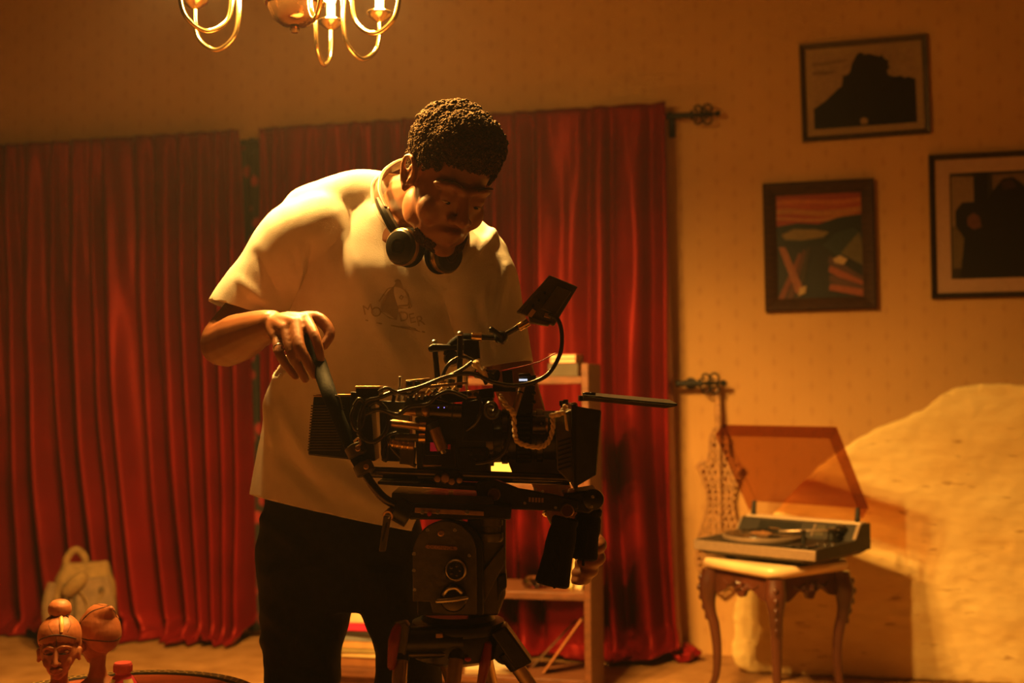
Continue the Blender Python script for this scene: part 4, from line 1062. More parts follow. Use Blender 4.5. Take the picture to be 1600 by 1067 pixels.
# right hand (image left) draped over the pan handle
def chain(mb, pts, rr): mb.tube([P(*p) for p in pts], rr, n=10, sub=4, balls=True)
W3 = (426, 507, 2.425)
kn = {'index': (478, 499, 2.372), 'middle': (462, 505, 2.358), 'ring': (446, 514, 2.362), 'pinky': (432, 526, 2.378)}
for n_, k_ in kn.items():
    chain(body, [W3, ((W3[0]+k_[0])/2, (W3[1]+k_[1])/2-3, (W3[2]+k_[2])/2), k_], [.021, .018, .0135])
chain(body, [(440, 512, 2.40), (470, 512, 2.385)], [.019, .019])
chain(body, [kn['index'], (491, 523, 2.338), (498, 546, 2.330), (501, 563, 2.334)], [.0128, .0112, .0100, .0085])
chain(body, [kn['middle'], (468, 541, 2.322), (481, 566, 2.318), (492, 586, 2.322)], [.0132, .0118, .0104, .0088])
chain(body, [kn['ring'], (456, 552, 2.330), (467, 574, 2.338), (477, 592, 2.350)], [.0126, .0110, .0098, .0084])
chain(body, [kn['pinky'], (437, 553, 2.350), (449, 573, 2.362), (462, 588, 2.372)], [.0112, .0098, .0088, .0076])
chain(body, [(450, 505, 2.41), (494, 497, 2.40), (515, 519, 2.385), (506, 540, 2.372)], [.019, .0145, .0118, .0095])
# left hand (image right) around the far grip
L3 = (886, 822, 2.47)
for (x0, y0), (x1, y1), (x2, y2), rr in (((928, 838), (940, 852), (912, 862), .0115), ((924, 852), (938, 872), (904, 880), .0118), ((916, 864), (928, 890), (899, 895), .0112), ((908, 876), (918, 902), (897, 907), .0098)):
    chain(body, [L3, ((L3[0]+x0)/2+3, (L3[1]+y0)/2, 2.45), (x0, y0, 2.425), (x1, y1, 2.385), ((x1+x2)/2, (y1+y2)/2+3, 2.352), (x2, y2, 2.362)], [.018, .016, rr*1.1, rr, rr*.92, rr*.8])
chain(body, [L3, (884, 848, 2.44), (880, 868, 2.41), (886, 884, 2.385)], [.018, .014, .0115, .0095])
# legs and feet inside the trousers
hipR, hipL = P(478, 860, 2.79), P(585, 870, 2.78)
ftR = V((P(462, 1000, 2.80).x, 2.80, .07)); ftL = V((P(640, 1000, 2.74).x, 2.74, .07))
knR = P(471, 1110, 2.735); knL = P(637, 1110, 2.705)
body.tube([hipR, P(474, 1020, 2.75), knR, ftR+V((0, 0.02, .05))], [.07, .055, .045, .04], n=14, balls=True); body.tube([hipL, P(614, 955, 2.75), P(636, 1020, 2.72), knL, ftL+V((0, .02, .05))], [.055, .045, .042, .04, .036], n=14, balls=True)
me = remesh(body, .0036, 3, .5)
bm = bmesh.new(); bm.from_mesh(me); Hi = HM.inverted()
def facev(v):
    q_ = (Hi @ v.co)/HS
    return q_.length < .17 and abs(q_.x) < .069 and q_.z > -.13 and q_.y > -.02
fv = [v for v in bm.verts if facev(v)]
for _ in range(12): bmesh.ops.smooth_vert(bm, verts=fv, factor=.5, use_axis_x=True, use_axis_y=True, use_axis_z=True)
bm.to_mesh(me); bm.free(); me.shade_smooth()
sk = wrap_mesh(me, 'body', M_skin, person)
BODY_BVH = None

# eyes, brows, nails
for s_ in (-1, 1):
    mb = MB(); mb.ell(Hd(s_*.032, .0865, -.006), V((.0115, .0105, .0035))*HS, HR3); ey = mb.build('eye', mat('eye_white', (.45, .33, .22), .2), person)
    mb = MB(); mb.ell(Hd(s_*.030, .0950, -.0075), V((.005, .003, .003))*HS, HR3); mb.build('iris', mat('dark_iris', (.01, .006, .004), .15), ey)
    mb = MB(); mb.tube([Hd(s_*.016, .1045, .032), Hd(s_*.034, .102, .039), Hd(s_*.055, .083, .032)], [.002, .0026, .0016], n=6); mb.build('eyebrow', M_hair, person)
# beard shadow along the jaw
mb = MB()
for k in range(420):
    a = random.uniform(-1.25, 1.25); t = random.random()
    x = .058*math.sin(a); y = .036+.058*math.cos(a); z = -.082-.030*math.cos(a)*.6-.018*t
    p = Hd(x*1.0, y*.98, z); mb.ell(p, .0032, n=5, m=4)
mb.build('beard', M_hair, person)['kind'] = 'stuff'
# hair: close cap plus curls
hm = MB(); hm.ell(Hd(0, -.014, .050), V((.084, .105, .091))*HS, HR3, 64, 40); hm.ell(Hd(0, -.06, .0), V((.070, .058, .075))*HS, HR3, 48, 30)
hm.ell(Hd(0, .030, .088), V((.068, .062, .055))*HS, HR3, 48, 30)
me = remesh(hm, .0038, 2)
Hinv = HM.inverted()
bm = bmesh.new(); bm.from_mesh(me)
def hair_ok(p):
    q_ = (Hinv @ p)/HS
    line = .062 if q_.y > .05 else (.062-(.05-q_.y)*1.15 if q_.y > -.0 else .012-(-q_.y)*1.1)
    if q_.y > .03 and abs(q_.x) > .055: line -= .022
    return q_.z > max(line, -.075)
bmesh.ops.delete(bm, geom=[f for f in bm.faces if not hair_ok(f.calc_center_median())], context='FACES')
bm.to_mesh(me); bm.free()
def hairfn(c, m):
    q_ = (Hinv @ c)/HS; top = max(0, min(1, (q_.z-.03)/.07))
    return .004*top+(.002+.0035*top)*nz(c.x*85, c.y*85, c.z*85)+.003*nz(c.x*190, c.y*190, c.z*190)
displace(me, hairfn)
pts = []
n_ = len(me.vertices); nrm = [0.0]*(3*n_); me.vertex_normals.foreach_get('vector', nrm)
idx = list(range(n_)); random.Random(3).shuffle(idx)
cm = MB()
for i in idx[:5200]:
    c = me.vertices[i].co.copy(); m_ = V(nrm[3*i:3*i+3]); q_ = (Hinv @ c)/HS
    top = max(0, min(1, (q_.z-.03)/.07))
    if top < .1 and random.random() < .6: continue
    r_ = random.uniform(.0022, .0034)*(.75+.4*top)
    a, b_ = basis(m_+V((random.uniform(-.6, .6), random.uniform(-.6, .6), random.uniform(-.6, .6))))
    cc = c+m_*(r_*(.6+.9*top*random.random()))
    ring = [cc+a*(r_*math.cos(t))+b_*(r_*math.sin(t)) for t in (0, 1.57, 3.14, 4.71)]
    cm.tube(ring, r_*.55, n=4, sub=1, closed=True, caps=False)
hr = wrap_mesh(me, 'hair', M_hair, person)
hr.modifiers.new('solid', 'SOLIDIFY').thickness = .004
cm.build('curls', M_hair, hr, ang=180)['kind'] = 'stuff'

# ------------------------------------------------------------------ t-shirt
sh = MB()
def sec(px, py, d, hw, dep, tx=0, tz=0, dy=0): return (P(px, py, d), V((hw, tx, tz)), V((0, dep, dy)))
sh.loft([sec(513, 880, 2.775, .194, .138), sec(518, 800, 2.775, .187, .138), sec(532, 730, 2.77, .187, .140), sec(556, 650, 2.75, .196, .142, 0, 0, .01), sec(584, 570, 2.73, .212, .146, 0, -.006, .02), sec(606, 490, 2.70, .212, .148, -.01, -.012, .03), sec(612, 430, 2.675, .208, .142, -.015, -.016, .04), sec(614, 395, 2.66, .200, .128, -.02, -.022, .05), sec(618, 360, 2.65, .175, .105, -.02, -.024, .05), sec(626, 334, 2.635, .130, .088, -.02, -.016, .05), sec(634, 312, 2.62, .085, .075, -.01, -.01, .04)], 40)
slR = P(378, 486, 2.665); slL = P(778, 575, 2.57)
sh.tube([P(510, 364, 2.66), P(466, 382, 2.665), P(421, 436, 2.665), slR, slR+(slR-P(405, 432, 2.665))*.6], [.092, .086, .072, .066, .066], n=22, sub=5, balls=True)
sh.tube([P(704, 410, 2.60), P(744, 434, 2.59), P(762, 490, 2.58), slL, slL+(slL-P(762, 490, 2.58))*.6], [.086, .080, .070, .068, .068], n=22, sub=5, balls=True)
sh.tube([P(482, 334, 2.675), P(560, 312, 2.66), P(625, 318, 2.64)], [.055, .06, .05], n=16, balls=True)
sh.tube([P(756, 402, 2.60), P(712, 370, 2.60), P(670, 350, 2.61)], [.050, .055, .055], n=16, balls=True)
me = remesh(sh, .0065, 26, .5)
FOLDS = [((472, 385), (470, 456), 7, .010), ((487, 385), (468, 458), 7, -.009), ((452, 400), (466, 450), 7, .006), ((525, 340), (575, 470), 10, .004), ((575, 470), (640, 600), 14, .007),
         ((590, 440), (690, 590), 13, -.006), ((700, 430), (740, 380), 9, .006), ((752, 395), (770, 360), 7, .007), ((745, 470), (770, 560), 8, -.009), ((765, 440), (752, 520), 7, .007), ((785, 420), (775, 500), 7, .006), ((420, 590), (440, 740), 9, .008), ((445, 640), (500, 740), 12, .009), ((435, 700), (520, 790), 12, -.008), ((520, 740), (600, 800), 12, .007),
         ((500, 690), (590, 760), 12, -.006), ((405, 400), (440, 470), 8, -.007), ((380, 440), (420, 480), 8, .007), ((395, 470), (425, 485), 6, -.006), ((530, 620), (600, 720), 16, .006), ((640, 440), (720, 470), 14, .004)]
def segd(px, py, a, b):
    ax, ay = a; bx, by = b; dx, dy = bx-ax, by-ay; t = max(0, min(1, ((px-ax)*dx+(py-ay)*dy)/(dx*dx+dy*dy)))
    return math.hypot(px-ax-t*dx, py-ay-t*dy), t
def shirtfn(c, m):
    o_ = .006+.0035*nz(c.x*9, c.y*9, c.z*5)+.0018*nz(c.x*26+c.z*10, c.y*26, c.z*9)
    if m.y < .25:
        px, py = proj(c); w_ = min(1, (.25-m.y)/.5)
        for a, b, wd, h in FOLDS:
            d, t = segd(px, py, a, b)
            if d < wd*3: o_ += 1.5*w_*h*math.exp(-(d/wd)**2)*(.35+.65*math.sin(math.pi*min(1, max(0, t)))) 
    return o_
displace(me, shirtfn)
bm = bmesh.new(); bm.from_mesh(me)
def cutp(co, no, rng=None):
    g = bm.verts[:]+bm.edges[:]+bm.faces[:]
    if rng:
        vs = [v for v in bm.verts if rng(v.co)]; s_ = set(vs)
        g = vs+[e for e in bm.edges if all(v in s_ for v in e.verts)]+[f for f in bm.faces if all(v in s_ for v in f.verts)]
    bmesh.ops.bisect_plane(bm, geom=g, dist=1e-5, plane_co=co, plane_no=no, clear_outer=True)
hl, hr_ = P(394, 773, 2.73), P(648, 833, 2.66)
hn = (hr_-hl).normalized().cross(V((0, -1, .10))).normalized()
if hn.z > 0: hn = -hn
cutp(hl, hn)
sdir = (slR-P(405, 432, 2.665)).normalized(); sdir = (sdir+V((.18, -.10, .0))).normalized()
cutp(slR, sdir, lambda c: (c-slR).length < .16 and c.x < slR.x+.10)
sdl = (slL-P(762, 490, 2.58)).normalized()
cutp(slL, sdl, lambda c: (c-slL).length < .17 and c.x > slL.x-.062)
# neck opening
nc = neckB+V((.012, -.008, .055)); nd = (Hd(0, -.04, -.05)-neckB).normalized()
cutp(nc-nd*.004, nd, lambda c: (c-nc).length < .098)
bm.to_mesh(me); bm.free(); me.shade_smooth()
shirt = wrap_mesh(me, 't_shirt', M_shirt, person)
so = shirt.modifiers.new('solid', 'SOLIDIFY'); so.thickness = .003; so.offset = 1
SH_BVH = BVHTree.FromPolygons([v.co+PF for v in me.vertices], [tuple(p.vertices) for p in me.polygons])
def on_shirt(px, py, lift=.0012):
    d = ray(px, py).normalized(); h = SH_BVH.ray_cast(CAM+d*1.8, d, 2.0)
    if h[0] is None: return None
    return h[0]-d*(lift+.003)
# ribbed collar and hem bands follow the cloth edge
rim = MB()
pts = []
A_, B_ = basis(nd)
for k in range(28):
    t = 2*math.pi*k/28; p0 = nc-nd*.010
    q_ = p0+A_*(.098*math.cos(t))+B_*(.098*math.sin(t))
    h = SH_BVH.find_nearest(q_); pts.append(h[0] if h[0] is not None else q_)
rim.tube(pts, .0055, n=8, sub=3, closed=True); rim.build('collar', M_shirt, shirt)
# raised print on the chest
pr = MB(); Mpr = mat('tonal_print', (.47, .42, .34), .6, 0, .1, 60)
def stamp(vs, fs, cx, cy, sx, ang):
    ca, sa = math.cos(ang), math.sin(ang); out = []
    for v in vs:
        x = cx+(v.x*ca+v.y*sa)*sx; y = cy-(v.y*ca-v.x*sa)*sx
        p = on_shirt(x, y)
        if p is None: return
        out.append(p)
    pr.add(out, fs)
for body_, cx, cy in (('M', 575, 484), ('O', 588, 488), ('D', 631, 495), ('E', 644, 498), ('R', 657, 502)):
    vs, fs = text_pts(body_, 1.0); stamp(vs, fs, cx, cy, 22, rad(-13))
def ribbon(pts_, w_):
    vs = []; 
    for i, (x, y) in enumerate(pts_):
        x1, y1 = pts_[min(i+1, len(pts_)-1)]; x0, y0 = pts_[max(i-1, 0)]; l_ = math.hypot(x1-x0, y1-y0) or 1; nx, ny = -(y1-y0)/l_, (x1-x0)/l_
        for s_ in (-1, 1):
            p = on_shirt(x+nx*s_*w_, y+ny*s_*w_)
            if p is None: return
            vs.append(p)
    pr.add(vs, [(2*i, 2*i+1, 2*i+3, 2*i+2) for i in range(len(pts_)-1)])
ribbon([(571, 500), (592, 505), (620, 510), (640, 514), (664, 519)], 1.1)
ribbon([(618, 510), (634, 511), (650, 514)], .8)
ribbon([(592, 471), (600, 459), (606, 451), (613, 449)], 1.0); ribbon([(617, 440), (621, 437), (626, 439)], 1.2)
ribbon([(624, 465), (627, 461), (630, 464), (627, 468), (624, 465)], .9); ribbon([(622, 478), (637, 477), (640, 471)], 1.3); ribbon([(632, 452), (638, 460), (643, 480)], .8)
fig = [(596, 472), (606, 456), (616, 446), (620, 438), (627, 440), (630, 450), (638, 462), (642, 482), (622, 482), (620, 500), (608, 497), (594, 486)]
q_ = [on_shirt(x, y, .0006) for x, y in fig]
if all(p is not None for p in q_): pr.add(q_, [tuple(range(len(q_)))])
pr.build('chest_print', Mpr, shirt, smooth=False)['kind'] = 'stuff'

# ------------------------------------------------------------------ trousers and shoes
tr = MB()
tr.loft([(P(530, 760, 2.78), V((.165, 0, 0)), V((0, .115, 0))), (P(533, 850, 2.78), V((.194, 0, 0)), V((0, .125, 0))), (P(534, 900, 2.78), V((.192, 0, 0)), V((0, .125, 0))), (P(534, 945, 2.78), V((.165, 0, 0)), V((0, .115, 0)))], 32)
tr.loft([(P(478, 880, 2.78), V((.108, 0, 0)), V((0, .115, 0))), (P(479, 950, 2.77), V((.106, 0, 0)), V((0, .115, 0))), (P(472, 1020, 2.75), V((.086, 0, 0)), V((0, .10, 0))), (P(470, 1110, 2.73), V((.082, 0, 0)), V((0, .09, 0))), (P(466, 1260, 2.78), V((.076, 0, 0)), V((0, .085, 0))), (ftR+V((0, .02, -.02)), V((.072, 0, 0)), V((0, .085, 0)))], 26)
tr.loft([(P(592, 880, 2.77), V((.095, 0, 0)), V((0, .115, 0))), (P(616, 955, 2.75), V((.074, 0, 0)), V((0, .110, 0))), (P(638, 1020, 2.72), V((.070, 0, 0)), V((0, .10, 0))), (P(636, 1110, 2.70), V((.078, 0, 0)), V((0, .09, 0))), (P(640, 1260, 2.73), V((.072, 0, 0)), V((0, .085, 0))), (ftL+V((0, .02, -.02)), V((.070, 0, 0)), V((0, .085, 0)))], 26)
me = remesh(tr, .008, 6)
TF = [((410, 810), (470, 860), 10, .006), ((420, 900), (500, 880), 12, .006), ((425, 960), (520, 1050), 12, .010), ((415, 1000), (480, 1060), 12, .008), ((440, 1040), (520, 1050), 10, -.008), ((470, 840), (560, 920), 14, -.005), ((560, 850), (600, 930), 10, .005)]
def troufn(c, m):
    o_ = .004*nz(c.x*10, c.y*10, c.z*8)+.003*nz(c.x*20, c.y*20, c.z*30)
    if m.y < .25:
        px, py = proj(c)
        for a, b, wd, h in TF:
            d, t = segd(px, py, a, b)
            if d < wd*3: o_ += h*math.exp(-(d/wd)**2)
    return o_
displace(me, troufn)
wrap_mesh(me, 'trousers', M_trou, person)
for f_ in (ftR, ftL):
    mb = MB(); b0 = V((f_.x, f_.y, 0))
    mb.loft([(b0+V((0, y, h)), V((w_, 0, 0)), V((0, 0, h))) for y, w_, h in ((.09, .03, .04), (.07, .042, .05), (.02, .045, .05), (-.05, .046, .04), (-.12, .050, .034), (-.17, .044, .028), (-.19, .02, .02))], 20, .8)
    mb.tube([b0+V((0, .04, .05)), b0+V((0, .03, .11))], [.045, .042], n=14)
    me = remesh(mb, .006, 4)
    displace(me, lambda c, m: 0, .001)
    s1 = wrap_mesh(me, 'shoe', mat('black_leather', (.012, .011, .009), .4, 0, .2, 30), person)
    so_ = MB(); so_.loft([(b0+V((0, y, .010)), V((w_, 0, 0)), V((0, 0, .010))) for y, w_ in ((.095, .03), (.07, .046), (0, .048), (-.10, .054), (-.17, .048), (-.198, .02))], 16, .5); so_.build('sole', M_rubber, s1)
# ring and bracelets
a = P(437, 547, 2.345); b_ = P(431, 531, 2.372); dirv = (a-b_).normalized(); A_, B_ = basis(dirv)
mb = MB(); cen = a.lerp(b_, .15); mb.tube([cen+A_*(.0112*math.cos(t))+B_*(.0112*math.sin(t)) for t in [i*math.pi/8 for i in range(16)]], .0016, n=6, sub=1, closed=True)
o = mb.build('finger_ring', M_ring, org=cen); tag(o, 'thin silver ring on the man\'s little finger', 'ring')
dirv = (wrL-elL).normalized(); A_, B_ = basis(dirv); cen = elL.lerp(wrL, .84)
mb = MB(); mb.tube([cen+A_*(.037*math.cos(t))+B_*(.037*math.sin(t)) for t in [i*math.pi/10 for i in range(20)]], .0028, n=6, sub=1, closed=True)
o = mb.build('bracelet', M_ring, org=cen); tag(o, 'thin metal bracelet on the wrist behind the camera grips', 'bracelet')

# ------------------------------------------------------------------ headphones round the neck
hp = thing('headphones', P(632, 385, 2.44), 'black and brass headphones hanging round the man\'s neck', 'headphones')
M_hpb = mat('tan_headband', (.12, .075, .035), .45, .2, .15, 40); M_hpm = mat('bronze_cup', (.36, .22, .10), .3, .8, .15, 30)
bandp = [P(624, 372, 2.455), P(600, 330, 2.47), P(590, 300, 2.515), P(601, 270, 2.60), P(640, 255, 2.68), P(690, 285, 2.68), P(722, 330, 2.60), P(722, 370, 2.50)]
mb = MB()
q_ = catmull(bandp[1:-1], 8)
cN = sum(q_, V((0, 0, 0)))/len(q_)
vs = []; fs = []
for i, p in enumerate(q_):
    t = (q_[min(i+1, len(q_)-1)]-q_[max(i-1, 0)]).normalized(); out = (p-cN); out = (out-t*out.dot(t)).normalized(); w = t.cross(out)
    for a, b in ((-.012, -.004), (.012, -.004), (.012, .004), (-.012, .004)): vs.append(p+w*a+out*b)
for i in range(len(q_)-1):
    for k in range(4): fs.append((i*4+k, i*4+(k+1) % 4, (i+1)*4+(k+1) % 4, (i+1)*4+k))
fs += [(3, 2, 1, 0), tuple(len(vs)-4+k for k in range(4))]
mb.add(vs, fs); mb.build('headband', M_hpb, hp, bevel=.0015)
mb = MB(); mb.tube([bandp[0], P(612, 352, 2.46), bandp[1], P(592, 312, 2.495)], [.010, .012, .010, .008], n=8); mb.build('slider_arm', M_blackp, hp)
mb = MB(); mb.tube([bandp[-1], P(724, 350, 2.55), bandp[-2]], [.010, .010, .008], n=8); mb.build('slider_arm', M_blackp, hp)
def cup(c, ax, name):
    ax = ax.normalized()
    mb = MB(); mb.lathe(c, ax, [(.001, .024), (.020, .0235), (.032, .020), (.036, .014), (.037, .006), (.037, -.004)], 36); cu = mb.build('ear_cup', M_blackp, hp)
    mb = MB(); mb.lathe(c, ax, [(.0365, .0135), (.0385, .011), (.0385, .004), (.0365, .002)], 36, caps=False); mb.build('cup_ring', M_hpm, cu)
    mb = MB(); mb.lathe(c, ax, [(.010, .0238), (.013, .0246), (.016, .0240), (.016, .022), (.010, .022)], 28, caps=False); mb.build('cup_badge', M_dark, cu)
    mb = MB(); mb.lathe(c, ax, [(.034, -.003), (.040, -.007), (.041, -.014), (.036, -.021), (.026, -.022), (.022, -.014), (.003, -.012)], 36); mb.build('cushion', M_rubber, cu)
cup(P(632, 386, 2.45), V((-.45, -.80, -.05)), 'a')
cup(P(694, 398, 2.48), V((.5, -.55, -.1)), 'b')

# ================================================================== FILM CAMERA RIG
RD = 2.30                                    # depth of the rig's centre plane
KX = P(720, 760, RD)
rig = thing('cinema_camera', P(700, 768, RD), 'black film camera rig with matte box, cables and top monitor on a tripod', 'film camera')
M_tan = mat('worn_bronze', (.42, .26, .12), .35, .8, .2, 40)
M_gold = mat('gold_ring', (.85, .58, .25), .2, 1, .1, 40)
M_cable = mat('black_cable', (.028, .022, .013), .24, 0, .2, 60, spec=.6)
M_tape = mat('cream_tape', (.78, .60, .34), .7, 0, .12, 60, bump=.3)
M_olive = mat('olive_black', (.09, .072, .034), .4, .3, .2, 30)
M_red = mat('red_paint', (.45, .02, .02), .4)
def pb(name, x0, y0, x1, y1, d0, d1, m=None, par=None, bev=.0012):
    mb = MB(); mb.pbox(x0, y0, x1, y1, d0, d1); return mb.build(name, m or M_blackp, par or rig, bevel=bev)
def pq(name, pts, d0, d1, m=None, par=None, bev=.0012):
    mb = MB(); mb.pquad(pts, d0, d1); return mb.build(name, m or M_blackp, par or rig, bevel=bev)
def pc(name, a, b, r0, m=None, par=None, r1=None, n=20):
    mb = MB(); mb.cyl(P(*a), P(*b), r0, r1, n); return mb.build(name, m or M_black, par or rig, bevel=.0006)
def pt_(name, pts, r, m=None, par=None, n=8, sub=8):
    mb = MB(); mb.tube([P(*p) for p in pts], r, n=n, sub=sub); return mb.build(name, m or M_cable, par or rig, ang=60)
def screw(x, y, d, par, r=.0028, m=None):
    mb = MB(); c = P(x, y, d); mb.lathe(c, V((0, -1, 0)), [(r, -.002), (r, .001), (r*.8, .0016), (r*.5, .0016), (r*.45, .0004), (.0001, .0004)], 12); return mb.build('screw', m or M_steel, par)
# --- battery with cooling ribs
bt = pq('battery', [(490, 619), (548, 620), (546, 718), (481, 711)], 2.295, 2.375, M_blackp, bev=.003)
rb = None
for k in range(17):
    y = 633+k*4.3
    if rb is None:
        mb = MB(); mb.pbox(486, y, 538, y+2.2, 2.292, 2.2955); rb = mb.build('rib', M_olive, bt, bevel=.0004); b0 = P(486, y, 2.292)
    else: clone(rb, P(486-.35*k, y, 2.292)-b0, bt)
pb('battery_lip', 489, 616, 550, 620, 2.293, 2.38, M_tan, bt)
bp_ = pq('battery_plate', [(548, 612), (578, 614), (586, 720), (548, 722)], 2.262, 2.34, M_black)
pq('rear_module', [(556, 604), (592, 607), (592, 622), (556, 622)], 2.25, 2.34, M_black, bev=.001)
pb('module_top_trim', 555, 603, 594, 606.5, 2.249, 2.335, M_tan)
for x, y in ((561, 658), (560, 678), (574, 640)): screw(x, y, 2.262, bp_, .004)
# --- power and video box behind the body
pq('power_box', [(592, 626), (640, 628), (640, 722), (596, 720)], 2.285, 2.35, M_blackp)
# --- connectors on the side
c1 = pc('power_connector', (612, 661, 2.255), (655, 666, 2.255), .0075, M_tan)
pc('knurled_ring', (655, 665, 2.255), (666, 666, 2.255), .0098, M_gold, c1); pc('boot', (604, 660, 2.255), (614, 661, 2.255), .006, M_cable, c1)
c2 = pc('power_connector', (618, 683, 2.258), (655, 684, 2.258), .0072, M_olive)
pc('knurled_ring', (654, 684, 2.258), (665, 684, 2.258), .0095, M_gold, c2)
c3 = pc('lens_connector', (607, 692, 2.26), (647, 697, 2.26), .0085, M_tan)
for k in range(4): pc('groove_ring', (612+8*k, 692.6+k, 2.26), (615+8*k, 693+k, 2.26), .0092, M_gold, c3)
pq('connector_block', [(624, 700), (648, 701), (646, 727), (624, 725)], 2.258, 2.30, M_olive)
mt_ = pc('focus_motor', (672, 641, 2.245), (722, 644, 2.245), .0155, M_dark)
pc('motor_band', (706, 643, 2.245), (709, 643.3, 2.245), .0161, M_black, mt_)
for x in (685, 694):
    mb = MB(); mb.ell(P(x, 637, 2.2318), .0012, n=8, m=6); mb.build('indicator_light', mat('blue_led', (.1, .1, .9), .3, emit=(.25, .2, 1), es=2.5), mt_)
c4 = pc('bullet_plug', (624, 644, 2.25), (650, 643, 2.25), .004, M_tan, None, .009); pc('plug_body', (650, 643, 2.25), (660, 643, 2.25), .009, M_olive, c4)
mb = MB(); mb.ell(P(666, 642, 2.247), (.0105, .0105, .0115)); mb.build('ball_joint', M_tan, rig)
tb = pc('angled_tube', (678, 668, 2.235), (692, 703, 2.232), .0105, M_tan); pc('tube_tip', (692, 703, 2.232), (694, 708, 2.232), .006, M_chrome, tb); pc('tube_collar', (675, 661, 2.236), (679, 670, 2.235), .011, mat('navy_collar', (.02, .025, .05), .4), tb)
# --- body
bd = pq('camera_body', [(648, 652), (762, 640), (766, 748), (652, 748)], 2.262, 2.375, M_blackp, bev=.003)
pq('side_door', [(660, 690), (712, 690), (712, 730), (660, 730)], 2.258, 2.264, M_dark, bd)
pb('door_trim', 661, 726, 690, 728.5, 2.2565, 2.2585, M_tan, bd)
pb('status_screen', 664, 694, 690, 712, 2.2562, 2.2585, mat('screen_glass', (.01, .01, .012), .1), bd)
pb('red_sticker', 672, 691, 685, 705, 2.2550, 2.2564, mat('faint_glow_sticker', (.75, .03, .08), .5, emit=(.9, .02, .08), es=.06), bd, .0003)  # sticker is no lamp; a faint red glow is added to brighten it
pb('red_mark', 699, 694, 704, 702, 2.2560, 2.2582, M_red, bd, .0003)
pq('upper_body', [(722, 628), (770, 620), (770, 690), (722, 690)], 2.258, 2.36, M_black, bd)
for k in range(4): pc('record_button', (735+9*k, 708+7*(k % 2), 2.262), (735+9*k, 708+7*(k % 2), 2.256), .004, M_dark, bd)
for x, y in ((655, 742), (708, 742), (757, 735), (757, 655)): screw(x, y, 2.262, bd)
pb('vent_panel', 716, 700, 760, 740, 2.258, 2.264, M_black, bd)
# --- top cheese plates
tp = pq('top_plate', [(632, 622), (770, 606), (772, 622), (632, 638)], 2.27, 2.37, M_black)
pq('cheese_plate', [(634, 594), (672, 590), (672, 604), (632, 609)], 2.255, 2.27, M_tan)
for x in (640, 652, 664): pb('slot', x-4, 595.5, x+4, 603, 2.2535, 2.2555, M_blackp)
pq('top_rail', [(632, 612), (668, 611), (668, 616), (632, 617)], 2.25, 2.27, M_tan, bev=.0008)
pq('top_rail', [(655, 603), (730, 596), (730, 600), (655, 608)], 2.25, 2.262, M_tan, bev=.0008)
for k in range(9):
    x = 614+9*k; pc('threaded_stud', (x, 628-k*.7, 2.25), (x+2, 618-k*.7, 2.25), .0035, M_steel if k % 3 else M_dark)
for k in range(5):
    x = 668+10*k; pc('connector_cap', (x, 616-k, 2.248), (x+6, 610-k, 2.245), .006, M_dark if k % 2 else M_tan)
ch = pq('accessory_plate', [(729, 610), (748, 610), (748, 622), (729, 622)], 2.243, 2.255, M_tan)
for x in (734, 743):
    mb = MB(); mb.cyl(P(x, 616, 2.2445), P(x, 616, 2.2415), .0038, n=14); mb.build('hole_rim', M_blackp, ch)
pc('antenna', (625, 624, 2.28), (626, 588, 2.28), .0042, M_steel)
for k in range(3): pc('post_knob', (676+14*k, 602-k, 2.27), (678+14*k, 594-k, 2.27), .007, M_tan if k == 1 else M_black)
# --- top handle
pc('handle_post', (684, 596, 2.32), (679, 538, 2.32), .0055, M_black); pc('handle_post', (718, 606, 2.27), (719, 524, 2.27), .0055, M_black)
for x, y, d in ((679, 535, 2.32), (719, 522, 2.27)):
    mb = MB(); mb.ell(P(x, y, d), .006); mb.build('post_cap', M_steel, rig)
hn_ = pq('top_handle', [(668, 542), (676, 537), (738, 539), (738, 546), (700, 548), (670, 550)], 2.30, 2.325, M_black, bev=.003)
pq('handle_clamp', [(724, 530), (748, 531), (750, 560), (740, 562), (724, 552)], 2.285, 2.325, M_black)
mb = MB(); mb.tube([P(700, 556, 2.31), P(706, 540, 2.31), P(722, 529, 2.31), P(742, 530, 2.31)], .010, n=10); mb.build('handle_grip', M_rubber, hn_)
mb = MB(); mb.lathe(P(706, 560, 2.31), V((0, -1, 0)), [(.014, -.02), (.016, .0), (.012, .012), (.006, .014)], 16); mb.build('handle_knob', M_black, hn_)
# --- monitor arm and monitor
kb = pc('arm_knob', (737, 526, 2.29), (753, 527, 2.29), .0088, M_gold)
pc('arm_rod', (753, 527, 2.29), (776, 528, 2.29), .0055, M_black)
mb = MB(); mb.lathe(P(783, 528, 2.305), V((0, -1, 0)), [(.010, 0), (.013, .004), (.013, .024), (.009, .030), (.004, .031)], 20); j_ = mb.build('arm_joint', M_black, rig)
mb = MB(); mb.tube([P(783, 526, 2.275), P(776, 520, 2.272), P(768, 515, 2.272)], [.005, .005, .006], n=8, balls=True); mb.build('wing_lever', M_black, j_)
pc('arm_rod', (788, 523, 2.29), (816, 508, 2.29), .0055, M_dark); pc('arm_tip', (810, 512, 2.29), (826, 503, 2.29), .0078, M_gold)
MX = {}
mcorn = [(860, 430), (903, 448), (866, 509), (809, 488)]
mon = pq('monitor', mcorn, 2.275, 2.30, mat('monitor_shell', (.075, .06, .03), .4, .1), bev=.002)
pq('monitor_edge', [(858, 430), (862, 431.5), (812, 489), (807, 487)], 2.265, 2.302, M_olive, mon, .0008)
pq('battery_door', [(871, 447), (893, 455), (868, 492), (845, 482)], 2.262, 2.276, M_olive, mon)
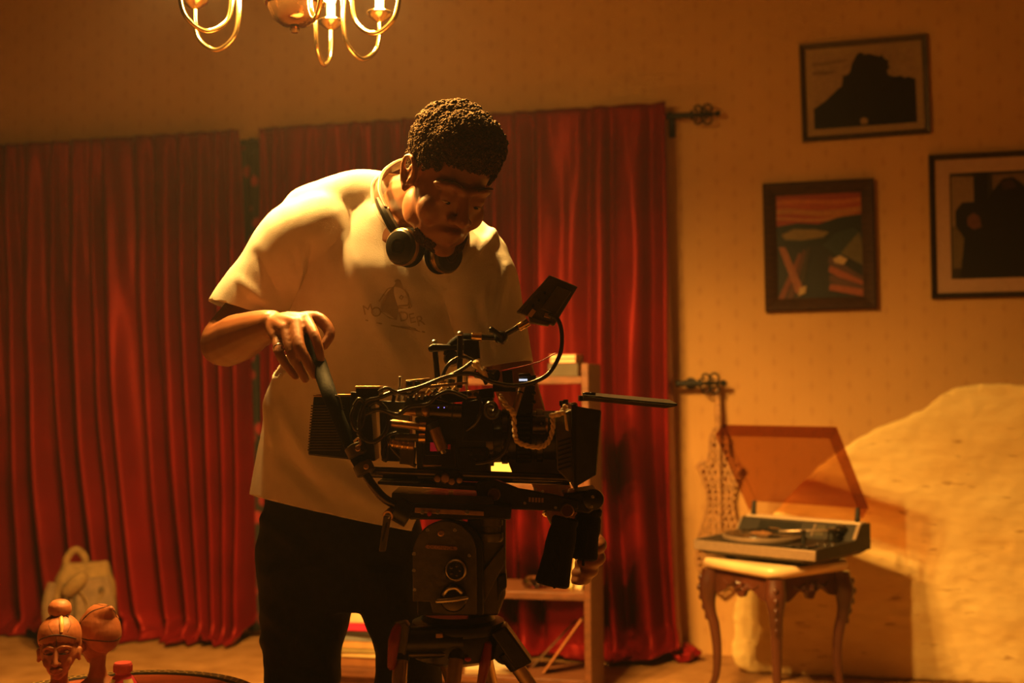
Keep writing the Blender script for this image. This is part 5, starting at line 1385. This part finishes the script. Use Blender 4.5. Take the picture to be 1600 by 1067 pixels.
pq('monitor_label', [(832, 482), (838, 486), (829, 498), (823, 494)], 2.2705, 2.2755, mat('pale_label', (.5, .3, .16), .5), mon, .0004)
pq('monitor_foot', [(826, 494), (860, 505), (857, 509), (828, 504)], 2.27, 2.305, M_olive, mon)
for x, y in ((851, 458), (842, 469), (833, 478)): screw(x, y, 2.2735, mon, .0026, M_dark)
pq('cable_socket', [(852, 488), (862, 491), (860, 498), (850, 495)], 2.262, 2.276, M_tan, mon)
pt_('monitor_cable', [(858, 492, 2.258), (872, 500, 2.25), (878, 524, 2.25), (874, 556, 2.25), (852, 588, 2.245), (812, 602, 2.24), (772, 598, 2.238), (738, 584, 2.236), (700, 588, 2.238), (655, 605, 2.24), (612, 615, 2.25)], .0042)
pt_('red_wire', [(868, 552, 2.30), (840, 566, 2.30), (800, 576, 2.29), (764, 582, 2.28), (745, 580, 2.262)], .0011, M_red)
# --- lens, rings, motors
def xl(name, x0, x1, yc, r, d=2.315, m=None, par=None, n=36):
    mb = MB(); mb.cyl(P(x0, yc, d), P(x1, yc, d), r, n=n); return mb.build(name, m or M_black, par or rig, bevel=.001)
ln = xl('lens_barrel', 766, 874, 682, .049)
xl('lens_mount', 760, 772, 682, .056, par=ln, m=M_dark)
xl('focus_ring', 806, 830, 682, .054, par=ln, m=M_rubber); xl('iris_ring', 784, 794, 682, .052, par=ln, m=M_dark); xl('front_ring', 838, 848, 682, .053, par=ln, m=M_dark)
gr = None
for k in range(36):
    a = k*2*math.pi/36; c = P(818, 682, 2.315)
    p = c+V((0, math.cos(a), math.sin(a)))*.0545
    if gr is None:
        mb = MB(); mb.box((0, 0, 0), (.024, .003, .0035)); g0 = p; mb.v = [v+p for v in mb.v]; gr = mb.build('gear_tooth', M_black, ln); rl = gr.location.copy()
    else: clone(gr, p-g0, ln)
lm = pc('lens_motor', (832, 664, 2.255), (852, 664, 2.255), .018, M_dark); pc('motor_cap', (852, 664, 2.255), (856, 664, 2.255), .013, M_tan, lm)
for x, y in ((846, 662), (850, 668)): screw(x, y, 2.238, lm, .002)
fm = pq('wireless_receiver', [(812, 588), (838, 586), (832, 645), (806, 648)], 2.27, 2.31, M_black)
pq('receiver_face', [(810, 584), (828, 583), (830, 588), (811, 590)], 2.262, 2.30, M_dark, fm)
pb('receiver_display', 811, 592, 824, 595, 2.2655, 2.2705, mat('lit_display', (.6, .7, .8), .3, emit=(.7, .8, 1), es=.9), fm, .0003)
pc('receiver_tube', (817, 601, 2.262), (800, 655, 2.258), .0058, M_tan, fm); pc('tube_band', (814, 611, 2.2615), (813, 614, 2.2612), .0064, M_black, fm)
for k in range(3): screw(834, 600+14*k, 2.27, fm, .004, M_dark)
pq('motor_bracket', [(770, 600), (806, 602), (806, 612), (770, 612)], 2.29, 2.33, M_black)
cl = pc('cylinder_mic', (744, 583, 2.30), (776, 587, 2.28), .0095, M_black); pc('mic_end', (771, 586, 2.283), (777, 587, 2.279), .0112, M_dark, cl)
pq('mic_clamp', [(784, 578), (800, 578), (802, 600), (786, 600)], 2.29, 2.33, M_black)
mb = MB(); mb.tube([P(768+13*math.cos(t)*(1-.03*k), 640+15*math.sin(t)*(1-.03*k), 2.238-.0015*k) for k, t in enumerate([i*.55 for i in range(30)])], .0032, n=6, sub=2); mb.build('coiled_cable', M_cable, rig)
# twisted cream string around the lens
def twist(name, pts, r, turns, par=None):
    q_ = catmull([P(*p) for p in pts], 10); o_ = None
    for s_ in (0, math.pi):
        line = []
        for i, p in enumerate(q_):
            t = (q_[min(i+1, len(q_)-1)]-q_[max(i-1, 0)]).normalized(); a, b = basis(t); ang = s_+turns*2*math.pi*i/len(q_)
            line.append(p+a*(r*.55*math.cos(ang))+b*(r*.55*math.sin(ang)))
        mb = MB(); mb.tube(line, r*.72, n=6, sub=1); o_ = mb.build(name, M_tape, par or rig, ang=60)
    return o_
twist('twisted_strand', [(781, 617, 2.245), (792, 635, 2.238), (802, 645, 2.234), (804, 672, 2.232), (808, 689, 2.230), (826, 697, 2.228), (846, 698, 2.228), (858, 688, 2.229), (864, 668, 2.232), (864, 650, 2.236), (874, 647, 2.236), (884, 634, 2.238)], .0042, 12)
mb = MB()
for x, y, r_ in ((863, 649, .0050), (872, 647, .0058), (879, 645, .0048), (843, 698, .0052), (802, 646, .0050)): mb.ell(P(x, y, 2.232), (r_*1.3, r_, r_))
mb.build('string_knots', M_tape, rig)['kind'] = 'stuff'
pq('loose_tape_end', [(881, 648), (885, 647), (889, 674), (884, 672)], 2.233, 2.236, M_tape)
mb = MB(); mb.tube([P(744, 569, 2.245), P(750, 577, 2.24), P(756, 584, 2.24), P(761, 592, 2.242)], [.008, .005, .0065, .003], n=8, balls=True); mb.tube([P(757, 574, 2.24), P(752, 580, 2.238), P(759, 581, 2.238)], .0035, n=6); mb.build('tape_knot', M_tape, rig)
# --- matte box and flag
mbx = pq('matte_box', [(868, 652), (900, 636), (903, 760), (888, 752), (870, 734)], 2.245, 2.385, M_olive, bev=.002)
hoodv = [P(897, 634, 2.225), P(897, 762, 2.225), P(897, 762, 2.41), P(897, 634, 2.41), P(938, 641, 2.195), P(931, 742, 2.195), P(931, 742, 2.44), P(938, 641, 2.44)]
mb = MB(); mb.add(hoodv, [(0, 1, 5, 4), (1, 2, 6, 5), (2, 3, 7, 6), (3, 0, 4, 7), (3, 2, 1, 0)]); hd = mb.build('hood', M_blackp, mbx, smooth=False); hd.modifiers.new('solid', 'SOLIDIFY').thickness = .004
pq('hood_flange', [(893, 632), (900, 631), (903, 763), (896, 763)], 2.222, 2.412, M_black, mbx)
for k in range(7): pq('filter_tray_ridge', [(872, 690+9*k*.8), (892, 684+9*k*.8), (892, 686+9*k*.8), (872, 692+9*k*.8)], 2.2425, 2.246, M_black, mbx, .0003)
pc('hood_screw', (897, 634, 2.24), (897, 634, 2.225), .007, M_tan, mbx)
for x, y in ((878, 626), (884, 624), (880, 632)): pc('top_clamp', (x, y, 2.28), (x, y+8, 2.28), .005, M_dark, mbx)
fg = MB(); a_, b2 = P(911, 619, 2.21), P(1056, 632, 2.21)
fg.add([P(911, 620, 2.20), P(1058, 634, 2.20), P(1046, 627, 2.44), P(915, 615, 2.44)], [(0, 1, 2, 3)]); f_ = fg.build('top_flag', M_blackp, mbx, smooth=False); f_.modifiers.new('solid', 'SOLIDIFY').thickness = .0035
mb = MB(); mb.pquad([(911, 619), (960, 624), (1052, 633), (1058, 634.5), (1040, 638), (911, 625.5)], 2.196, 2.2005); mb.build('flag_edge', M_olive, mbx, bevel=.0006)
for x in (916, 925): pc('flag_knob', (x, 621, 2.24), (x, 613, 2.24), .007, M_black, mbx)
pq('flag_hinge', [(905, 618), (940, 619), (940, 626), (905, 627)], 2.20, 2.24, M_black, mbx)
# --- rods and base plates
for y, d in ((738, 2.262), (743, 2.345)): pc('support_rod', (575, y-3, d), (890, y+9, d), .0075, M_dark)
pq('base_plate', [(590, 752), (770, 760), (770, 768), (590, 757)], 2.262, 2.36, M_dark)
pq('rod_clamp', [(682, 735), (716, 738), (716, 764), (682, 760)], 2.25, 2.37, M_black)
for x, y, r_ in ((684, 748, .007), (696, 747, .009), (706, 752, .007), (718, 750, .006)):
    mb = MB(); mb.lathe(P(x, y, 2.25), V((0, -1, 0)), [(r_, 0), (r_*1.05, .006), (r_*.8, .010), (r_*.3, .0105)], 16); mb.build('clamp_knob', M_tan, rig)
pb('clamp_tag', 701, 766, 708, 773, 2.243, 2.25, M_tape, None, .0006)
# --- cables around the rear
CB = [[(612, 613, 2.25), (590, 622, 2.246), (572, 628, 2.244), (562, 655, 2.242), (566, 684, 2.242), (586, 690, 2.242), (604, 672, 2.244), (606, 645, 2.246), (590, 628, 2.248), (575, 634, 2.246)],
      [(556, 632, 2.244), (549, 650, 2.240), (556, 672, 2.240), (566, 664, 2.242), (570, 636, 2.243), (562, 623, 2.244), (553, 634, 2.243)],
      [(592, 612, 2.246), (604, 606, 2.244), (618, 612, 2.246), (640, 616, 2.246), (660, 604, 2.243), (690, 592, 2.240), (720, 578, 2.238), (738, 565, 2.24)],
      [(570, 648, 2.244), (592, 640, 2.242), (620, 648, 2.244), (640, 636, 2.242), (668, 632, 2.24), (684, 618, 2.238), (704, 612, 2.238), (730, 622, 2.24)],
      [(604, 690, 2.262), (598, 705, 2.258), (602, 720, 2.258), (606, 700, 2.26), (604, 675, 2.262)],
      [(620, 676, 2.26), (606, 682, 2.255), (612, 700, 2.256), (630, 718, 2.262), (650, 728, 2.262)],
      [(800, 655, 2.25), (794, 690, 2.246), (782, 712, 2.246), (762, 722, 2.252), (744, 724, 2.258)],
      [(690, 592, 2.262), (700, 570, 2.262), (720, 558, 2.268), (742, 566, 2.262), (760, 600, 2.25)],
      [(664, 648, 2.246), (668, 630, 2.244), (676, 622, 2.244), (700, 628, 2.244)],
      [(744, 612, 2.248), (752, 636, 2.24), (744, 660, 2.242), (730, 672, 2.254)]]
for k, p in enumerate(CB): pt_('cable', p, .0036 if k % 3 else .0044, n=7, sub=6)
# --- articulated grip arms
arm = pq('grip_arm', [(742, 756), (770, 748), (810, 764), (880, 776), (905, 782), (904, 796), (880, 799), (800, 796), (748, 790)], 2.255, 2.285, M_black, bev=.003)
for x, y, r_ in ((772, 772, .0125), (886, 797, .0130)):
    mb = MB(); mb.lathe(P(x, y, 2.256), V((0, -1, 0)), [(r_*.8, 0), (r_, .003), (r_, .010), (r_*.85, .013)], 24); k_ = mb.build('pivot_bolt', M_tan, arm)
    mb = MB(); mb.lathe(P(x, y, 2.256), V((0, -1, 0)), [(r_*.8, .0128), (r_*.8, .0136), (.0005, .0136)], 24); mb.build('bolt_face', mat('dark_red_face', (.06, .015, .008), .4, .4), k_)
for x, y in ((836, 764), (848, 768), (820, 786), (868, 793)): screw(x, y, 2.255, arm, .003)
lg_ = MB()
for k in range(5):
    x = 826+5*k; lg_.pbox(x, 777+k*.3, x+3.4, 784+k*.3, 2.2536, 2.2551); 
lg_.build('arm_lettering', M_tan, arm)['kind'] = 'stuff'
j2 = pq('rosette_block', [(880, 772), (934, 764), (938, 790), (920, 802), (890, 800)], 2.262, 2.36, M_black, bev=.004)
mb = MB(); mb.lathe(P(927, 780, 2.262), V((0, -1, 0)), [(.018, -.01), (.020, .0), (.019, .006), (.012, .009)], 24); rz = mb.build('rosette', M_black, j2)
for x, y in ((926, 776), (924, 791)): screw(x, y, 2.252, j2, .003)
def grip(x0, y0, x1, y1, d0, d1, r_, nm):
    a = P(x0, y0, d0); b = P(x1, y1, d1); L_ = (b-a).length; ax = (b-a)
    mb = MB(); prof = [(r_*.72, 0), (r_*.86, .004), (r_*.86, .012), (r_*.80, .016), (r_*.90, L_*.22), (r_*.97, L_*.4), (r_*.94, L_*.55), (r_*1.02, L_*.75), (r_*1.06, L_-.016), (r_*1.10, L_-.012), (r_*1.10, L_-.004), (r_*.95, L_)]
    mb.lathe(a, ax, prof, 28); g_ = mb.build(nm, M_rubber, rig)
    mb = MB(); axn = ax.normalized(); A, B = basis(axn)
    for k in range(3):
        t0 = L_*(.25+.2*k); mb.tube([a+axn*t0+V((-.010, -r_*.93, 0)), a+axn*(t0+.02)+V((0, -r_*1.0, 0)), a+axn*(t0+.045)+V((.004, -r_*.93, 0))], .003, n=6)
    mb.build('finger_ridge', M_rubber, g_)['kind'] = 'stuff'
    return g_
grip(884, 808, 862, 915, 2.272, 2.262, .029, 'hand_grip')
grip(922, 792, 908, 872, 2.335, 2.335, .028, 'hand_grip')
pq('lens_support', [(790, 712), (868, 716), (876, 746), (800, 738)], 2.29, 2.34, M_olive)

# ================================================================== FLUID HEAD
hb = P(700, 960, RD)
head = thing('fluid_head', V((hb.x, RD, P(700, 962, RD).z)), 'grey-black rounded fluid tripod head with pan handle under the film camera', 'tripod head')
def hbx(*a, **k): return pb(*a, par=head, **k)
M_head = mat('grey_black_casting', (.085, .07, .034), .45, .4, .2, 50, bump=.15)
M_blk2 = M_blackp
pq('sliding_plate', [(612, 770), (770, 776), (772, 788), (690, 790), (612, 784)], 2.235, 2.37, M_dark, head)
pq('plate_rail', [(648, 793), (756, 799), (756, 806), (648, 801)], 2.226, 2.38, M_tan, head, .001)
pq('top_casting', [(636, 786), (800, 790), (798, 812), (640, 812)], 2.232, 2.375, M_black, head, .003)
pc('level_button', (671, 803, 2.225), (671, 803, 2.218), .0042, M_red, head)
for x in (660, 684, 730): pc('plate_screw', (x, 800, 2.226), (x, 800, 2.221), .004, M_steel, head)
# arch side plate
arc = [(645, 940), (645, 868)]+[(695+50*math.cos(math.radians(180-k*11.25)), 866-52*math.sin(math.radians(k*11.25))) for k in range(1, 16)]+[(745, 868), (745, 960), (700, 960), (676, 957), (672, 940)]
mb = MB(); mb.pquad(arc, 2.222, 2.236); sp_ = mb.build('side_plate', M_head, head, bevel=.0015)
arc2 = [(652+0, 950), (652, 868)]+[(704+52*math.cos(math.radians(180-k*15)), 862-50*math.sin(math.radians(k*15))) for k in range(1, 12)]+[(756, 868), (756, 962), (652, 962)]
mb = MB(); mb.pquad(arc2, 2.236, 2.27); mb.build('housing', M_black, head, bevel=.003)
pq('centre_housing', [(730, 812), (790, 806), (790, 930), (778, 962), (730, 962)], 2.262, 2.38, M_olive, head, .004)
pq('web', [(748, 900), (788, 850), (789, 880), (752, 950)], 2.250, 2.264, M_head, head, .002)
for x, y in ((668, 828), (711, 828), (647, 865), (647, 891), (648, 921), (733, 868)): screw(x, y, 2.222, sp_, .0034)
screw(689, 833, 2.222, sp_, .006, M_tan)
mb = MB(); bdg = [(667, 851), (713, 854), (715, 857), (713, 860), (667, 857), (664, 854)]; mb.pquad(bdg, 2.2195, 2.2225); bg_ = mb.build('name_badge', mat('amber_badge', (.42, .22, .09), .4, .5), sp_, bevel=.0005)
vs, fs = text_pts('OCONNOR', .0086, 1.05); c = P(689.5, 855.7, 2.2190)
mb = MB(); mb.add([c+V((v.x, 0, v.y-v.x*.06)) for v in vs], fs); mb.build('badge_lettering', mat('dark_lettering', (.07, .035, .014), .5), bg_, smooth=False)
# counterbalance crank and lever
mb = MB(); mb.lathe(P(714, 890, 2.225), V((-.12, -1, .05)), [(.020, -.01), (.021, .010), (.017, .013), (.0165, .026), (.0185, .030), (.0185, .040), (.015, .043)], 28); kn_ = mb.build('crank_knob', M_black, head)
mb = MB(); mb.lathe(P(712, 891, 2.183), V((-.12, -1, .05)), [(.0185, -.004), (.0195, .0), (.0165, .0025), (.014, -.003)], 28, caps=False); mb.build('knob_rim', M_steel, kn_)
for k in range(5):
    a = k*2*math.pi/5; c = P(711.5, 891, 2.183)+V((.0085*math.cos(a), 0, .0085*math.sin(a))); mb = MB(); mb.ell(c, (.0035, .003, .0035)); mb.build('knob_lug', M_dark, kn_)
mb = MB(); mb.lathe(P(709, 933, 2.225), V((0, -1, 0)), [(.024, -.01), (.025, .012), (.022, .016), (.012, .018), (.004, .018)], 28); lv = mb.build('pan_brake', M_dark, head)
mb = MB(); mb.tube([P(684, 939, 2.200), P(710, 937, 2.197), P(728, 934, 2.200)], [.0048, .0050, .0045], n=10, balls=True); mb.build('brake_lever', M_steel, lv)
mb = MB(); mb.tube([P(693, 930, 2.21), P(700, 921, 2.206), P(712, 919, 2.206), P(722, 927, 2.208)], .004, n=8); mb.build('brake_arc', M_steel, lv)
mb = MB(); mb.lathe(P(768, 812, 2.25), UZ, [(.018, -.04), (.021, -.036), (.021, -.024), (.017, -.022), (.017, -.012), (.021, -.010), (.021, .004), (.016, .008)], 24); mb.build('drag_ring', M_olive, head)
pq('right_lug', [(776, 900), (791, 896), (792, 918), (784, 926), (778, 940)], 2.255, 2.33, M_black, head, .003)
mb = MB(); c = P(716, 974, RD); mb.lathe(V((c.x, RD, c.z)), UZ, [(.070, -.014), (.086, -.012), (.088, -.002), (.086, .006), (.070, .010), (.066, .020)], 48); mb.build('bowl_base', M_black, head)
# pan handle with rosette clamp and lock lever
mb = MB(); mb.cyl(P(618, 792, 2.245), P(642, 806, 2.245), .024, n=28); ro = mb.build('handle_rosette', M_black, head, bevel=.002)
mb = MB(); mb.cyl(P(606, 806, 2.225), P(612, 800, 2.245), .010, n=20); lk = mb.build('lock_boss', M_tan, head, bevel=.001)
mb = MB(); mb.lathe(P(605.5, 806.5, 2.2235), V((-.2, -1, 0)), [(.0055, 0), (.0055, .001), (.0032, .0014), (.003, -.001), (.0004, -.001)], 16); mb.build('boss_ring', M_steel, lk)
pq('lock_lever', [(599, 806), (611, 807), (602, 862), (592, 862)], 2.222, 2.229, M_olive, head, .002)
pq('lever_slot', [(603, 816), (606, 816), (599, 846), (596, 846)], 2.2205, 2.2225, M_blackp, head, .0003)
mb = MB(); mb.tube([P(622, 790, 2.24), P(600, 778, 2.236), P(578, 752, 2.238), P(560, 720, 2.25)], [.0085, .008, .008, .0085], n=12); pa = mb.build('pan_bar', M_dark, head)
mb = MB(); mb.tube([P(564, 728, 2.247), P(545, 690, 2.258), P(530, 655, 2.262), P(514, 614, 2.275), P(498, 568, 2.345), P(483, 532, 2.375)], [.0120, .0125, .0125, .0145, .0155, .0145], n=16, balls=True); mb.build('pan_grip', M_rubber, head)
for k, (x, y, d) in enumerate(((556, 704, 2.25), (569, 732, 2.244))):
    mb = MB(); t = (P(545, 690, 2.26)-P(564, 728, 2.25)).normalized(); c = P(x, y, d); mb.lathe(c-t*.012, t, [(.013, 0), (.0185, .003), (.0185, .021), (.013, .024)], 20); cq = mb.build('bar_clamp', M_olive, head)
    screw(x+3, y-3, d-.019, cq, .005, M_tan)
pt_('lanyard', [(512, 622, 2.27), (520, 618, 2.262), (530, 622, 2.262), (534, 640, 2.255)], .002, M_cable, head)
hook = pt_('clip_ring', [(553, 690, 2.235), (560, 685, 2.232), (563, 694, 2.232), (556, 699, 2.233)], .0022, M_tan, head)

# ================================================================== TRIPOD LEGS
tcz = P(700, 985, RD).z
trip = thing('tripod', V((P(712, 1000, RD).x, RD, 0)), 'black tripod with silver leg tubes and red locking levers', 'tripod')
TX = P(714, 1000, RD).x
M_legt = mat('brushed_leg_tube', (.50, .36, .20), .35, .9, .12, 30)
mb = MB(); mb.lathe(V((TX, RD, tcz)), UZ, [(.060, -.055), (.082, -.045), (.088, -.012), (.086, 0), (.074, .004)], 40); mb.build('crown', M_black, trip)
pb('level_window', 681, 990, 692, 997, 2.2035, 2.212, M_tan, trip)
def leg(name_pts, foot, side, wd, lever=None):
    top = name_pts; ax = (foot-top).normalized()
    kn1 = top+ax*.14; kn2 = top+ax*((foot-top).length*.60)
    mb = MB(); mb.tube([top-side*wd*1.15, top+side*wd*1.15], .026, n=20); mb.build('hinge_barrel', M_black, trip)
    for s_ in (-1, 1):
        a = top+side*(wd*s_); b = foot+side*(wd*.35*s_); axl = (b-a).normalized()
        mb = MB(); mb.tube([a, a+axl*.038], [.019, .016], n=14); mb.build('leg_clevis', M_black, trip)
        mb = MB(); mb.tube([a+axl*.03, a+axl*((b-a).length*.62)], .0135, n=16); mb.build('leg_tube', M_legt, trip)
    mb = MB(); mb.tube([top+ax*.024-side*wd, top+ax*.024+side*wd], .009, n=10); mb.build('cross_bar', M_dark, trip)
    mb = MB(); mb.tube([kn2-side*wd*.7, kn2+side*wd*.7], .022, n=12); mb.build('leg_lock', M_black, trip)
    mb = MB(); mb.tube([kn2, foot+V((0, 0, .03))], .013, n=14); mb.build('lower_tube', M_legt, trip)
    mb = MB(); mb.lathe(V((foot.x, foot.y, 0)), UZ, [(.03, 0), (.032, .012), (.018, .03), (.014, .045)], 20); mb.build('foot', M_rubber, trip)
# leg toward the viewer, seen face on
t1 = P(672, 1000, 2.235); leg(t1, V((P(655, 1000, 1.9).x-.05, 1.88, 0)), V((1, .05, 0)).normalized(), .052)
t2 = V((TX+.085, RD+.01, tcz-.03)); leg(t2, V((TX+.50, 2.40, 0)), V((-.15, 1, 0)).normalized(), .045)
t3 = V((TX+.0, RD+.085, tcz-.03)); leg(t3, V((TX+.12, 2.86, 0)), V((1, -.2, 0)).normalized(), .045)
for pts in ([(621, 980, 2.205), (616, 1000, 2.20), (612, 1040, 2.20)], [(762, 1008, 2.235), (758, 1035, 2.235), (752, 1066, 2.24)]):
    mb = MB(); mb.tube([P(*p) for p in pts], [.008, .011, .008], n=10, balls=True); mb.build('locking_lever', mat('dark_red_lever', (.22, .012, .012), .35, .1), trip)
pq('side_boss', [(614, 976), (634, 972), (640, 980), (632, 1035), (620, 1038), (618, 990)], 2.205, 2.235, M_olive, trip, .003)
mb = MB(); mb.lathe(P(789, 1002, 2.24), V((0, -1, 0)), [(.013, -.02), (.015, .0), (.011, .004), (.005, .004)], 20); mb.build('hinge_bolt', M_olive, trip)
mb = MB(); mb.ell(P(731, 1030, 2.21), (.006, .004, .004)); mb.build('red_button', M_red, trip)
pq('leg_boot', [(766, 990), (790, 978), (832, 1036), (806, 1048)], 2.235, 2.29, M_black, trip, .004)
